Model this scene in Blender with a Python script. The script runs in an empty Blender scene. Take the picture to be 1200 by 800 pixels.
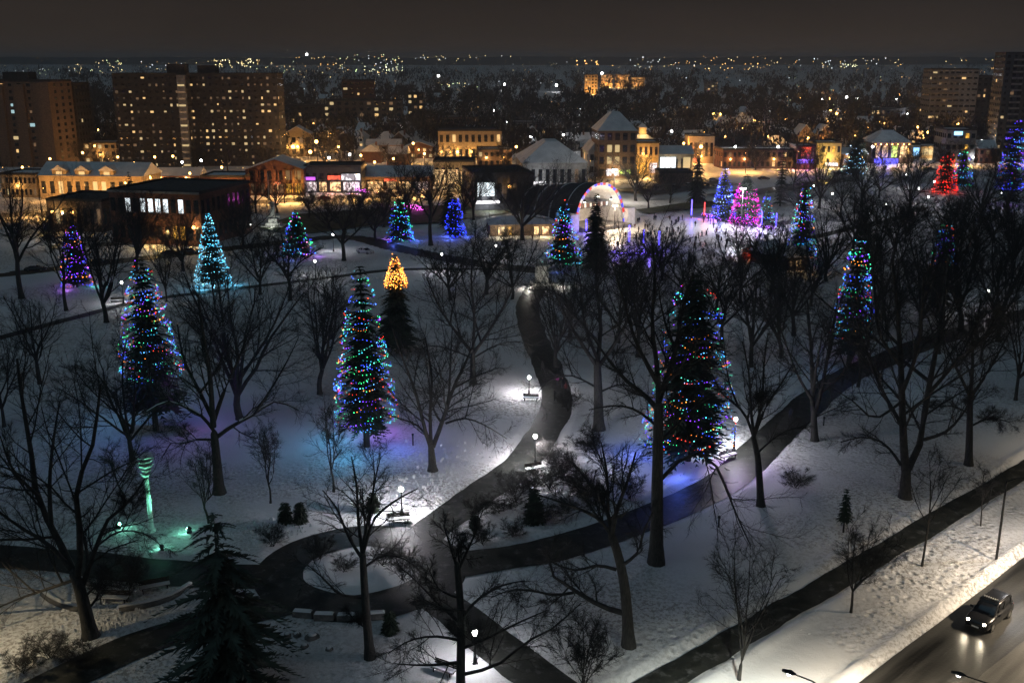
import bpy, math, random
import numpy as np
from mathutils import Vector, Matrix
random.seed(11)
rng = np.random.default_rng(11)
sc = bpy.context.scene
COL = sc.collection
R = math.radians

# ---------------------------------------------------------------- camera
F, HY, CAMH = 1220.0, 68.0, 46.0            # focal length and horizon row in photo pixels (1200x800), eye height in m
PITCH = math.atan((400 - HY) / F)
cd = bpy.data.cameras.new('camera')
cam = bpy.data.objects.new('camera', cd)
COL.objects.link(cam)
cam.location = (0, 0, CAMH)
cam.rotation_euler = (math.pi / 2 - PITCH, 0, 0)
cd.sensor_width = 36
cd.lens = 36 * F / 1200
cd.clip_start = 1
cd.clip_end = 60000
sc.camera = cam

# ---------------------------------------------------------------- night sky, added sky fill, exposure
w = bpy.data.worlds.new('World')
sc.world = w
w.use_nodes = True
nt = w.node_tree
bg = nt.nodes['Background']
sky = nt.nodes.new('ShaderNodeTexSky')
sky.sky_type = 'NISHITA'
sky.sun_disc = False
sky.sun_elevation = R(-8)
sky.sun_rotation = R(200)
tc = nt.nodes.new('ShaderNodeTexCoord')
sep = nt.nodes.new('ShaderNodeSeparateXYZ')
nt.links.new(tc.outputs['Generated'], sep.inputs[0])
ramp = nt.nodes.new('ShaderNodeValToRGB')
el = ramp.color_ramp.elements
el[0].position = 0.0
el[0].color = (0.0310, 0.0238, 0.0192, 1)
el[1].position = 0.07
el[1].color = (0.0188, 0.0160, 0.0146, 1)
nt.links.new(sep.outputs['Z'], ramp.inputs[0])
mixs = nt.nodes.new('ShaderNodeMix')
mixs.data_type = 'RGBA'
mixs.blend_type = 'ADD'
mixs.inputs[0].default_value = 0.05
nt.links.new(ramp.outputs[0], mixs.inputs[6])
nt.links.new(sky.outputs[0], mixs.inputs[7])
cn = nt.nodes.new('ShaderNodeTexNoise')                 # uneven low cloud lit by the town
cn.inputs['Scale'].default_value = 2.2
cn.inputs['Detail'].default_value = 5
cm = nt.nodes.new('ShaderNodeMapping')
cm.inputs['Scale'].default_value = (1, 1, 3.2)
nt.links.new(tc.outputs['Generated'], cm.inputs[0])
nt.links.new(cm.outputs[0], cn.inputs['Vector'])
cr = nt.nodes.new('ShaderNodeMapRange')
cr.inputs['From Min'].default_value = .3; cr.inputs['From Max'].default_value = .7
cr.inputs['To Min'].default_value = .80; cr.inputs['To Max'].default_value = 1.22
nt.links.new(cn.outputs['Fac'], cr.inputs[0])
cx = nt.nodes.new('ShaderNodeVectorMath'); cx.operation = 'SCALE'
nt.links.new(mixs.outputs[2], cx.inputs[0])
nt.links.new(cr.outputs[0], cx.inputs['Scale'])
nt.links.new(cx.outputs[0], bg.inputs[0])
bg.inputs[1].default_value = 1.0
sd = bpy.data.lights.new('sky_fill', 'SUN')  # wide bluish fill added to lift the unlit snow
sd.energy = 0.25
sd.angle = R(60)
sd.color = (0.38, 0.74, 1.0)
so = bpy.data.objects.new('sky_fill', sd)
COL.objects.link(so)
so.rotation_euler = (R(25), R(-20), 0)
sc.view_settings.view_transform = 'Standard'
sc.view_settings.look = 'None'
sc.view_settings.exposure = 0.0
sc.view_settings.gamma = 1.0
sc.cycles.use_denoising = True
sc.cycles.use_light_tree = True
sc.cycles.max_bounces = 4
sc.cycles.diffuse_bounces = 2
sc.cycles.glossy_bounces = 2
sc.cycles.sample_clamp_indirect = 2.0
sc.cycles.sample_clamp_direct = 0.0
sc.cycles.caustics_reflective = False
sc.cycles.caustics_refractive = False

# ---------------------------------------------------------------- pixel -> place helpers
CP, SP = math.cos(PITCH), math.sin(PITCH)
def ray(x, y):
    a = (x - 600) / F; b = (400 - y) / F
    return a, CP + b * SP, -SP + b * CP
def G(x, y, z=0.0):                         # the point of the ground seen at a photo pixel
    a, dy, dz = ray(x, y)
    t = (z - CAMH) / dz
    return (a * t, dy * t)
def hgt(x, yb, yt):                         # height of a thing standing at (x,yb) that reaches up to row yt
    X, Y = G(x, yb)
    a, dy, dz = ray(x, yt)
    return CAMH + Y / dy * dz
def zc(Y, z=0.0):
    return Y * CP + (CAMH - z) * SP
def mpp(x, y):                              # metres per photo pixel at a ground point
    X, Y = G(x, y)
    return zc(Y) / F
def proj(X, Y, Z):
    d = zc(Y, Z)
    yy = Y * SP - (CAMH - Z) * CP
    return 600 + F * X / d, 400 - F * yy / d

# ---------------------------------------------------------------- materials
def newmat(name):
    m = bpy.data.materials.new(name)
    m.use_nodes = True
    return m, m.node_tree, m.node_tree.nodes['Principled BSDF']
def mat(name, c1, c2=None, scale=3.0, rough=0.8, bump=0.0, bscale=None, detail=4, metal=0.0, obcol=False, spec=0.4, lo=.35, hi=.65):
    m, t, b = newmat(name)
    b.inputs['Roughness'].default_value = rough
    b.inputs['Metallic'].default_value = metal
    b.inputs['Specular IOR Level'].default_value = spec
    b.inputs['Base Color'].default_value = (*c1, 1)
    co = t.nodes.new('ShaderNodeTexCoord')
    if c2 is not None:
        n = t.nodes.new('ShaderNodeTexNoise')
        n.inputs['Scale'].default_value = scale
        n.inputs['Detail'].default_value = detail
        t.links.new(co.outputs['Object'], n.inputs['Vector'])
        r = t.nodes.new('ShaderNodeValToRGB')
        r.color_ramp.elements[0].position = lo
        r.color_ramp.elements[1].position = hi
        r.color_ramp.elements[0].color = (*c1, 1)
        r.color_ramp.elements[1].color = (*c2, 1)
        t.links.new(n.outputs['Fac'], r.inputs[0])
        out = r.outputs[0]
        if obcol:
            oi = t.nodes.new('ShaderNodeObjectInfo')
            mx = t.nodes.new('ShaderNodeMix'); mx.data_type = 'RGBA'; mx.blend_type = 'MULTIPLY'
            mx.inputs[0].default_value = 1
            t.links.new(out, mx.inputs[6]); t.links.new(oi.outputs['Color'], mx.inputs[7])
            out = mx.outputs[2]
        t.links.new(out, b.inputs['Base Color'])
    if bump:
        n2 = t.nodes.new('ShaderNodeTexNoise')
        n2.inputs['Scale'].default_value = bscale or scale * 3
        n2.inputs['Detail'].default_value = 3
        t.links.new(co.outputs['Object'], n2.inputs['Vector'])
        bp = t.nodes.new('ShaderNodeBump')
        bp.inputs['Strength'].default_value = bump
        bp.inputs['Distance'].default_value = 0.1
        t.links.new(n2.outputs['Fac'], bp.inputs['Height'])
        t.links.new(bp.outputs[0], b.inputs['Normal'])
    return m
def emit(name, col, strength, sample='NONE', base=(.05, .05, .05)):
    m, t, b = newmat(name)
    b.inputs['Base Color'].default_value = (*base, 1)
    b.inputs['Emission Color'].default_value = (*col, 1)
    b.inputs['Emission Strength'].default_value = strength
    m.cycles.emission_sampling = sample
    return m

def snow_material(name, dirt_shade=0.5):
    m, t, b = newmat(name)
    N = t.nodes; L = t.links
    co = N.new('ShaderNodeTexCoord')
    def noise(scale, detail=4, rough=.6):
        n = N.new('ShaderNodeTexNoise'); n.inputs['Scale'].default_value = scale
        n.inputs['Detail'].default_value = detail; n.inputs['Roughness'].default_value = rough
        L.new(co.outputs['Object'], n.inputs['Vector']); return n.outputs['Fac']
    def rmp(src, lo, hi, a, c):
        r = N.new('ShaderNodeValToRGB'); e = r.color_ramp.elements
        e[0].position = lo; e[1].position = hi; e[0].color = (*a, 1); e[1].color = (*c, 1)
        L.new(src, r.inputs[0]); return r.outputs[0]
    clean = rmp(noise(.09, 5), .3, .75, (.66, .65, .66), (.80, .80, .81))
    # trampled areas: old footprints, twigs, dead grass, plus tree shadows put into the specks
    trod = rmp(noise(.035, 3), .45, .58, (0, 0, 0), (1, 1, 1))
    specks = rmp(noise(2.8, 4, .8), .49, .56, (0, 0, 0), (1, 1, 1))
    mk = N.new('ShaderNodeMath'); mk.operation = 'MULTIPLY'
    L.new(trod, mk.inputs[0]); L.new(specks, mk.inputs[1])
    mk2 = N.new('ShaderNodeMath'); mk2.operation = 'MULTIPLY'; mk2.inputs[1].default_value = .85 * dirt_shade
    L.new(mk.outputs[0], mk2.inputs[0])
    mx = N.new('ShaderNodeMix'); mx.data_type = 'RGBA'
    L.new(mk2.outputs[0], mx.inputs[0]); L.new(clean, mx.inputs[6])
    mx.inputs[7].default_value = (.16, .14, .11, 1)
    L.new(mx.outputs[2], b.inputs['Base Color'])
    b.inputs['Roughness'].default_value = .62
    b.inputs['Specular IOR Level'].default_value = .2
    # relief: wind ripples, footprints
    v = N.new('ShaderNodeTexVoronoi'); v.inputs['Scale'].default_value = 1.1
    L.new(co.outputs['Object'], v.inputs['Vector'])
    pr = rmp(v.outputs['Distance'], .12, .42, (0, 0, 0), (1, 1, 1))
    mp = N.new('ShaderNodeMath'); mp.operation = 'MULTIPLY'; L.new(pr, mp.inputs[0]); L.new(trod, mp.inputs[1])
    am = N.new('ShaderNodeMapRange'); am.inputs['To Min'].default_value = .28; am.inputs['To Max'].default_value = 1.0; L.new(trod, am.inputs[0])
    nm_ = N.new('ShaderNodeMath'); nm_.operation = 'MULTIPLY'; L.new(noise(1.3, 8, .75), nm_.inputs[0]); L.new(am.outputs[0], nm_.inputs[1])
    ad = N.new('ShaderNodeMath'); ad.operation = 'ADD'; L.new(nm_.outputs[0], ad.inputs[0]); L.new(mp.outputs[0], ad.inputs[1])
    bp = N.new('ShaderNodeBump'); bp.inputs['Strength'].default_value = .8; bp.inputs['Distance'].default_value = .28
    L.new(ad.outputs[0], bp.inputs['Height']); L.new(bp.outputs[0], b.inputs['Normal'])
    return m
def pavement_material(name, c1, c2, dust, rough=.42, along=None):
    m, t, b = newmat(name)
    N = t.nodes; L = t.links
    co = N.new('ShaderNodeTexCoord')
    mpn = N.new('ShaderNodeMapping')
    L.new(co.outputs['Object'], mpn.inputs[0])
    if along is not None:                      # slush streaks run along the road
        mpn.vector_type = 'TEXTURE'
        mpn.inputs['Rotation'].default_value = (0, 0, along)
        mpn.inputs['Scale'].default_value = (14, 1, 1)
    n = N.new('ShaderNodeTexNoise'); n.inputs['Scale'].default_value = .8; n.inputs['Detail'].default_value = 5
    L.new(mpn.outputs[0], n.inputs['Vector'])
    r = N.new('ShaderNodeValToRGB'); e = r.color_ramp.elements
    e[0].position = .36; e[1].position = .62; e[0].color = (*c1, 1); e[1].color = (*c2, 1)
    L.new(n.outputs['Fac'], r.inputs[0])
    n2 = N.new('ShaderNodeTexNoise'); n2.inputs['Scale'].default_value = .85; n2.inputs['Detail'].default_value = 8
    n2.inputs['Roughness'].default_value = .75
    L.new(mpn.outputs[0], n2.inputs['Vector'])
    r2 = N.new('ShaderNodeValToRGB'); e = r2.color_ramp.elements
    e[0].position = .60 - dust; e[1].position = .74 - dust * .6; e[0].color = (0, 0, 0, 1); e[1].color = (1, 1, 1, 1)
    L.new(n2.outputs['Fac'], r2.inputs[0])
    mx = N.new('ShaderNodeMix'); mx.data_type = 'RGBA'
    L.new(r2.outputs[0], mx.inputs[0]); L.new(r.outputs[0], mx.inputs[6]); mx.inputs[7].default_value = (.13, .13, .13, 1)
    L.new(mx.outputs[2], b.inputs['Base Color'])
    rr = N.new('ShaderNodeMapRange'); rr.inputs['To Min'].default_value = rough - .12; rr.inputs['To Max'].default_value = rough + .25
    L.new(n2.outputs['Fac'], rr.inputs[0]); L.new(rr.outputs[0], b.inputs['Roughness'])
    bp = N.new('ShaderNodeBump'); bp.inputs['Strength'].default_value = .3; bp.inputs['Distance'].default_value = .05
    n3 = N.new('ShaderNodeTexNoise'); n3.inputs['Scale'].default_value = 5
    L.new(co.outputs['Object'], n3.inputs['Vector']); L.new(n3.outputs['Fac'], bp.inputs['Height'])
    L.new(bp.outputs[0], b.inputs['Normal'])
    b.inputs['Specular IOR Level'].default_value = .3
    return m
def bark_material(name, c1, c2, snow):
    m, t, b = newmat(name)
    N = t.nodes; L = t.links
    co = N.new('ShaderNodeTexCoord')
    n = N.new('ShaderNodeTexNoise'); n.inputs['Scale'].default_value = 3; n.inputs['Detail'].default_value = 5
    mpn = N.new('ShaderNodeMapping'); mpn.inputs['Scale'].default_value = (3, 3, .6)
    L.new(co.outputs['Object'], mpn.inputs[0]); L.new(mpn.outputs[0], n.inputs['Vector'])
    r = N.new('ShaderNodeValToRGB'); e = r.color_ramp.elements
    e[0].position = .35; e[1].position = .7; e[0].color = (*c1, 1); e[1].color = (*c2, 1)
    L.new(n.outputs['Fac'], r.inputs[0])
    col = r.outputs[0]
    if snow:                                   # snow lying along the tops of boughs
        ge = N.new('ShaderNodeNewGeometry'); sp = N.new('ShaderNodeSeparateXYZ'); L.new(ge.outputs['Normal'], sp.inputs[0])
        n2 = N.new('ShaderNodeTexNoise'); n2.inputs['Scale'].default_value = .45; L.new(co.outputs['Object'], n2.inputs['Vector'])
        mu = N.new('ShaderNodeMath'); mu.operation = 'MULTIPLY'; L.new(sp.outputs['Z'], mu.inputs[0]); L.new(n2.outputs['Fac'], mu.inputs[1])
        r2 = N.new('ShaderNodeValToRGB'); e = r2.color_ramp.elements
        e[0].position = .47 - snow * .12; e[1].position = .56 - snow * .12; e[0].color = (0, 0, 0, 1); e[1].color = (1, 1, 1, 1)
        L.new(mu.outputs[0], r2.inputs[0])
        mx = N.new('ShaderNodeMix'); mx.data_type = 'RGBA'
        L.new(r2.outputs[0], mx.inputs[0]); L.new(col, mx.inputs[6]); mx.inputs[7].default_value = (.75, .75, .77, 1)
        col = mx.outputs[2]
    L.new(col, b.inputs['Base Color'])
    b.inputs['Roughness'].default_value = .9
    bp = N.new('ShaderNodeBump'); bp.inputs['Strength'].default_value = .6; bp.inputs['Distance'].default_value = .08
    L.new(n.outputs['Fac'], bp.inputs['Height']); L.new(bp.outputs[0], b.inputs['Normal'])
    return m

M = {}
M['snow'] = snow_material('snow', .8)
M['roofsnow'] = mat('roof_snow', (.60, .60, .61), (.76, .76, .77), .3, .7, .4, 1.2)
M['ice'] = mat('ice_sheet', (.62, .64, .66), (.74, .75, .76), .5, .35, .2, 2)
M['path'] = pavement_material('path_asphalt', (.012, .014, .012), (.030, .031, .026), .07, .5)
M['lawn'] = pavement_material('bare_lawn', (.030, .038, .020), (.060, .070, .035), .08, .8)
M['bark'] = bark_material('bark', (.018, .017, .015), (.055, .050, .044), 0)
M['bark_snowy'] = bark_material('bark_snowy', (.014, .012, .010), (.038, .033, .028), .6)
M['twig'] = mat('twig', (.016, .015, .014), (.042, .038, .034), 2, .9)
M['twig_snowy'] = bark_material('twig_snowy', (.012, .011, .010), (.030, .026, .023), .3)
M['needle'] = mat('needles', (.010, .017, .011), (.032, .048, .028), 1.2, .85)
M['needle_grey'] = mat('needles_grey', (.020, .030, .024), (.075, .095, .070), .8, .85)
M['metal_dark'] = mat('dark_metal', (.018, .019, .020), (.035, .036, .038), 5, .5, metal=.4)
M['metal_grey'] = mat('galvanised', (.10, .105, .11), (.17, .175, .18), 4, .5, metal=.5)
M['wood_dark'] = mat('dark_wood', (.035, .024, .017), (.07, .048, .033), 4, .8, .3)
M['stone'] = mat('pale_stone', (.42, .41, .38), (.58, .57, .53), 2, .85, .3)
M['stone_dark'] = mat('dark_stone', (.10, .095, .09), (.19, .18, .17), 2, .9, .5)
M['brick'] = mat('brick_red', (.10, .045, .032), (.17, .080, .055), 2, .9, .3)
M['brick_brown'] = mat('brick_brown', (.12, .085, .065), (.20, .14, .105), 1.5, .9, .3)
M['brick_yellow'] = mat('brick_buff', (.34, .26, .16), (.46, .36, .23), 1.2, .9, .3)
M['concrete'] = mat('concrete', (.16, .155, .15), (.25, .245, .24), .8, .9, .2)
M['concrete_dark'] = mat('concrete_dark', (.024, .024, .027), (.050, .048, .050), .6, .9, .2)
M['white_wall'] = mat('white_render', (.58, .58, .57), (.74, .74, .73), 1, .8, .1)
M['panel_dark'] = mat('panel_dark', (.035, .038, .042), (.06, .063, .068), 1, .6)
M['roof_dark'] = mat('roof_felt', (.035, .035, .037), (.075, .073, .072), 1.5, .9, .3)
M['glass_dark'] = mat('window_glass_dark', (.010, .012, .016), (.02, .022, .028), .5, .12, spec=.6)
M['frame'] = mat('window_frame', (.20, .19, .18), (.28, .27, .26), 3, .7)
M['tree_far'] = mat('far_branches', (.014, .013, .012), (.040, .036, .032), .15, .95)
M['coat'] = mat('coat_cloth', (.75, .75, .75), (1, 1, 1), 9, .9, obcol=True)
M['trousers'] = mat('trouser_cloth', (.015, .016, .022), (.035, .036, .045), 9, .9)
M['skin'] = mat('skin', (.42, .27, .20), (.50, .33, .25), 9, .7)
M['carpaint'] = mat('car_paint', (.9, .9, .9), (1, 1, 1), 3, .25, obcol=True, spec=.6)
M['rubber'] = mat('tyre_rubber', (.012, .012, .012), (.022, .022, .022), 8, .9)
M['chrome'] = mat('chrome', (.5, .5, .5), (.6, .6, .6), 3, .25, metal=.9)
M['lit_warm'] = emit('lit_window_warm', (1, .62, .24), 1.1)
M['lit_yellow'] = emit('lit_window_yellow', (1, .74, .36), .65)
M['lit_white'] = emit('lit_window_white', (.85, .95, 1), 1.9)
M['lit_dim'] = emit('lit_window_dim', (1, .58, .30), .16)
M['lit_faint'] = emit('lit_window_faint', (1, .66, .40), .07)
M['lit_cold'] = emit('lit_window_cold', (.55, .85, .9), .7)
M['lit_violet'] = emit('lit_window_violet', (.22, .16, 1), .8)
def emit_var(name, c1, c2, strength, scale=1.1):
    """a lit shop interior: shelves and people break the light up"""
    m, t, b = newmat(name)
    co = t.nodes.new('ShaderNodeTexCoord'); mp = t.nodes.new('ShaderNodeMapping'); mp.inputs['Scale'].default_value = (1, 1, .7)
    n = t.nodes.new('ShaderNodeTexNoise'); n.inputs['Scale'].default_value = scale; n.inputs['Detail'].default_value = 3
    t.links.new(co.outputs['Object'], mp.inputs[0]); t.links.new(mp.outputs[0], n.inputs['Vector'])
    r = t.nodes.new('ShaderNodeValToRGB'); e = r.color_ramp.elements
    e[0].position = .38; e[1].position = .64; e[0].color = (*[x * .10 for x in c2], 1); e[1].color = (*c1, 1)
    t.links.new(n.outputs['Fac'], r.inputs[0]); t.links.new(r.outputs[0], b.inputs['Emission Color'])
    b.inputs['Emission Strength'].default_value = strength; b.inputs['Base Color'].default_value = (.05, .05, .05, 1)
    m.cycles.emission_sampling = 'FRONT'
    return m
M['shop_warm'] = emit_var('shop_window_warm', (1, .66, .30), (1, .35, .12), 2.2)
M['shop_gold'] = emit_var('shop_window_gold', (1, .52, .06), (1, .35, .03), 1.6)
M['shop_white'] = emit_var('shop_window_white', (1, .86, .86), (1, .45, .5), 2.2)
M['sign_red'] = emit_var('sign_red', (1, .10, .04), (1, .3, .2), 2.2, .9)
M['sign_white'] = emit_var('sign_white', (1, .97, 1), (1, .9, 1), 3.4, .35)
M['sign_blue'] = emit_var('sign_blue', (.08, .08, 1), (.3, .2, 1), 3.5, .8)
M['sign_cyan'] = emit('sign_cyan', (.30, .62, 1), 3, 'FRONT')
M['sign_violet'] = emit('sign_violet', (.65, .12, 1), 1.4, 'FRONT')
M['sign_green'] = emit_var('sign_green', (.60, 1, .15), (.8, .8, .2), 2.0)
M['globe'] = emit('lamp_globe', (1, .97, .93), 22)
M['globe_warm'] = emit('lamp_globe_warm', (1, .50, .12), 16)
M['tube_blue'] = emit('tube_blue', (.08, .06, 1), 7, 'FRONT')
M['tube_red'] = emit('tube_red', (1, .07, .06), 2.6, 'FRONT')
M['headlight'] = emit('headlight_lit', (1, .90, .70), 45)
M['taillight'] = emit('taillight_lit', (1, .05, .02), 3)
M['flood_green'] = emit('flood_lens_green', (.35, 1, .78), 30)
def bulb_material(name, strength):
    m, t, b = newmat(name)
    a = t.nodes.new('ShaderNodeAttribute'); a.attribute_name = 'Col'
    t.links.new(a.outputs['Color'], b.inputs['Emission Color'])
    b.inputs['Emission Strength'].default_value = strength
    b.inputs['Base Color'].default_value = (.02, .02, .02, 1)
    m.cycles.emission_sampling = 'NONE'
    return m
M['bulb'] = bulb_material('string_bulb', 8.5)
M['farlight'] = bulb_material('far_light', 10)

# ---------------------------------------------------------------- mesh helpers
def mesh_np(name, V, quads=None, tris=None):
    me = bpy.data.meshes.new(name)
    nq = 0 if quads is None else len(quads)
    ntr = 0 if tris is None else len(tris)
    V = np.asarray(V, np.float32)
    me.vertices.add(len(V))
    me.vertices.foreach_set('co', V.ravel())
    loops = []
    if nq: loops.append(np.asarray(quads, np.int32).ravel())
    if ntr: loops.append(np.asarray(tris, np.int32).ravel())
    loops = np.concatenate(loops)
    me.loops.add(len(loops))
    me.loops.foreach_set('vertex_index', loops)
    me.polygons.add(nq + ntr)
    starts = np.concatenate([np.arange(nq) * 4, nq * 4 + np.arange(ntr) * 3]).astype(np.int32)
    me.polygons.foreach_set('loop_start', starts)
    me.update(calc_edges=True)
    return me
def tag(o, label=None, cat=None, group=None, kind=None):
    if label: o['label'] = label
    if cat: o['category'] = cat
    if group: o['group'] = group
    if kind: o['kind'] = kind
    return o
def link(name, me, m=None, parent=None, loc=None, rz=0):
    if m is not None and len(me.materials) == 0:
        for x in (m if isinstance(m, (list, tuple)) else [m]):
            me.materials.append(x)
    o = bpy.data.objects.new(name, me)
    COL.objects.link(o)
    if parent is not None: o.parent = parent
    if loc is not None: o.location = loc
    if rz: o.rotation_euler = (0, 0, rz)
    return o
def thing(name, label, cat, loc=(0, 0, 0), rz=0, group=None):
    o = bpy.data.objects.new(name, None)
    COL.objects.link(o)
    o.empty_display_size = .5
    o.location = loc
    o.rotation_euler = (0, 0, rz)
    return tag(o, label, cat, group)
KIDS = {}
def copy_tree(o, parent=None):
    c = o.copy(); COL.objects.link(c); c.parent = parent
    for ch in o.children:
        copy_tree(ch, c)
    return c
class MB:
    def __init__(s): s.v = []; s.f = []; s.mi = []; s.cur = 0
    def _add(s, vs, fs):
        b = len(s.v); s.v += [tuple(p) for p in vs]
        for f in fs: s.f.append(tuple(b + i for i in f)); s.mi.append(s.cur)
        return s
    def box(s, x0, x1, y0, y1, z0, z1):
        return s._add([(x0, y0, z0), (x1, y0, z0), (x1, y1, z0), (x0, y1, z0), (x0, y0, z1), (x1, y0, z1), (x1, y1, z1), (x0, y1, z1)],
                      [(3, 2, 1, 0), (4, 5, 6, 7), (0, 1, 5, 4), (1, 2, 6, 5), (2, 3, 7, 6), (3, 0, 4, 7)])
    def hexa(s, bot, top):
        n = len(bot)
        fs = [tuple(range(n - 1, -1, -1)), tuple(range(n, 2 * n))] + [(i, (i + 1) % n, n + (i + 1) % n, n + i) for i in range(n)]
        return s._add(list(bot) + list(top), fs)
    def tube(s, pts, rad, n=8, cap=True):
        pts = [Vector(p) for p in pts]; k = len(pts); vs = []
        if not isinstance(rad, (list, tuple)): rad = [rad] * k
        for i, p in enumerate(pts):
            t = (pts[min(i + 1, k - 1)] - pts[max(i - 1, 0)]).normalized()
            u = t.cross(Vector((0, 0, 1)) if abs(t.z) < .9 else Vector((1, 0, 0))).normalized(); v = t.cross(u)
            for j in range(n):
                a = 2 * math.pi * j / n
                vs.append(p + (u * math.cos(a) + v * math.sin(a)) * rad[i])
        fs = [(i * n + j, i * n + (j + 1) % n, (i + 1) * n + (j + 1) % n, (i + 1) * n + j) for i in range(k - 1) for j in range(n)]
        if cap: fs += [tuple(range(n - 1, -1, -1)), tuple(range((k - 1) * n, k * n))]
        return s._add(vs, fs)
    def lathe(s, prof, n=12, c=(0, 0, 0)):
        vs = []; k = len(prof)
        for r, z in prof:
            for j in range(n):
                a = 2 * math.pi * j / n
                vs.append((c[0] + r * math.cos(a), c[1] + r * math.sin(a), c[2] + z))
        fs = [(i * n + j, i * n + (j + 1) % n, (i + 1) * n + (j + 1) % n, (i + 1) * n + j) for i in range(k - 1) for j in range(n)]
        fs += [tuple(range(n - 1, -1, -1)), tuple(range((k - 1) * n, k * n))]
        return s._add(vs, fs)
    def ball(s, c, r, n=10, m=6, sz=1.0):
        return s.lathe([(max(.001, r * math.sin(math.pi * i / m)), -r * sz * math.cos(math.pi * i / m)) for i in range(m + 1)], n, c)
    def build(s, name, m, parent=None, loc=None, rz=0, smooth=False):
        me = bpy.data.meshes.new(name); me.from_pydata(s.v, [], s.f); me.update()
        if isinstance(m, (list, tuple)): me.polygons.foreach_set('material_index', s.mi)
        if smooth: me.polygons.foreach_set('use_smooth', [True] * len(s.f))
        return link(name, me, m, parent, loc, rz)
def light(parent, loc, col, power, radius=.3, kind='POINT', name='lamp_light'):
    d = bpy.data.lights.new(name, kind)
    d.energy = power; d.color = col; d.shadow_soft_size = radius
    o = bpy.data.objects.new(name, d); COL.objects.link(o)
    o.parent = parent; o.location = loc
    return o
ORD = ['first', 'second', 'third', 'fourth', 'fifth', 'sixth', 'seventh', 'eighth', 'ninth', 'tenth', 'eleventh', 'twelfth',
       'thirteenth', 'fourteenth', 'fifteenth', 'sixteenth', 'seventeenth', 'eighteenth', 'nineteenth', 'twentieth']
def nth(i):
    if i < 20: return ORD[i]
    n = i + 1
    return '%d%s' % (n, 'th' if 10 < n % 100 < 20 else {1: 'st', 2: 'nd', 3: 'rd'}.get(n % 10, 'th'))
def vnoise(x, y, scale, seed):
    g = np.random.default_rng(seed).random((64, 64))
    u = x / scale; v = y / scale
    i = np.floor(u).astype(int); j = np.floor(v).astype(int)
    fu = u - i; fv = v - j
    fu = fu * fu * (3 - 2 * fu); fv = fv * fv * (3 - 2 * fv)
    a = g[i % 64, j % 64]; b = g[(i + 1) % 64, j % 64]; c = g[i % 64, (j + 1) % 64]; d = g[(i + 1) % 64, (j + 1) % 64]
    return (a * (1 - fu) + b * fu) * (1 - fv) + (c * (1 - fu) + d * fu) * fv
# ================================================================ THE GROUND, PATHS, ROADS
def smooth_line(pts, step=1.0):
    P = np.array(pts, float); out = []
    for i in range(len(P) - 1):
        p0 = P[max(i - 1, 0)]; p1 = P[i]; p2 = P[i + 1]; p3 = P[min(i + 2, len(P) - 1)]
        n = max(2, int(np.linalg.norm(p2 - p1) / step))
        for k in range(n):
            t = k / n
            out.append(.5 * ((2 * p1) + (-p0 + p2) * t + (2 * p0 - 5 * p1 + 4 * p2 - p3) * t * t + (-p0 + 3 * p1 - 3 * p2 + p3) * t ** 3))
    out.append(P[-1])
    return np.array(out)
def px(*pts): return [G(x, y) for x, y in pts]
ci = G(424, 667); ri = 70 * mpp(424, 667)
ring = [(ci[0] + (ri + 2.0) * math.cos(a), ci[1] + (ri + 2.0) * .93 * math.sin(a)) for a in np.linspace(0, 2 * math.pi, 25)]
PATHS = [  # name, centre line, half width, bank height, material
    ('north_path', px((470, 652), (512, 616), (560, 580), (605, 548), (635, 510), (653, 468), (643, 432), (626, 395), (618, 360), (628, 338)), 2.1, .22, 'path'),
    ('diagonal_path', px((485, 672), (560, 658), (640, 645), (720, 621), (800, 590), (852, 562), (892, 525), (935, 485), (985, 445), (1040, 420), (1100, 397), (1210, 366), (1300, 345)), 2.3, .24, 'path'),
    ('west_path', px((-60, 648), (60, 656), (160, 667), (250, 674), (340, 676)), 2.2, .24, 'path'),
    ('ring_path', ring, 2.2, .16, 'path'),
    ('south_west_path', px((20, 822), (100, 783), (180, 748), (260, 725), (340, 706)), 1.9, .24, 'path'),
    ('south_path', px((490, 685), (530, 715), (575, 752), (640, 800), (690, 838)), 1.9, .25, 'path'),
    ('footpath_upper', px((-60, 412), (40, 385), (100, 369), (170, 352), (280, 338), (380, 326), (470, 316), (600, 316)), 1.1, .14, 'path'),
    ('rink_path', px((930, 284), (975, 273), (1020, 263), (1055, 254), (1085, 243)), 1.7, .16, 'path'),
    ('east_path', px((1036, 212), (1062, 222), (1110, 227), (1210, 236)), 1.4, .16, 'path'),
    ('park_drive', px((-90, 332), (60, 316), (160, 304), (300, 288), (405, 278), (470, 292), (560, 309), (640, 318)), 3.2, .3, 'path'),
]
A1, A2 = np.array(G(1010, 800)), np.array(G(1200, 655))
ud = (A2 - A1) / np.linalg.norm(A2 - A1); un = np.array([ud[1], -ud[0]])     # along the road, and away from the park
B1, B2 = np.array(G(778, 797)), np.array(G(1200, 551))
ub = (B2 - B1) / np.linalg.norm(B2 - B1)
ROAD_HW = 6.2
rc0 = A1 + un * ROAD_HW - ud * 90; rc1 = A1 + un * ROAD_HW + ud * 260
PATHS.append(('sidewalk', [tuple(B1 - ub * 40), tuple(B1), tuple(B2), tuple(B2 + ub * 120)], 1.25, .34, 'path'))
PATHS.append(('road', [tuple(rc0), tuple(rc1)], ROAD_HW, .55, 'road'))
PATHS.append(('shop_street', px((-140, 258), (60, 250), (250, 240), (420, 231), (560, 224), (760, 207), (1000, 197), (1350, 188)), 5.0, .25, 'street'))
M['road'] = pavement_material('road_asphalt', (.010, .010, .010), (.060, .059, .056), -.02, .30, math.atan2(ud[1], ud[0]))
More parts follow.
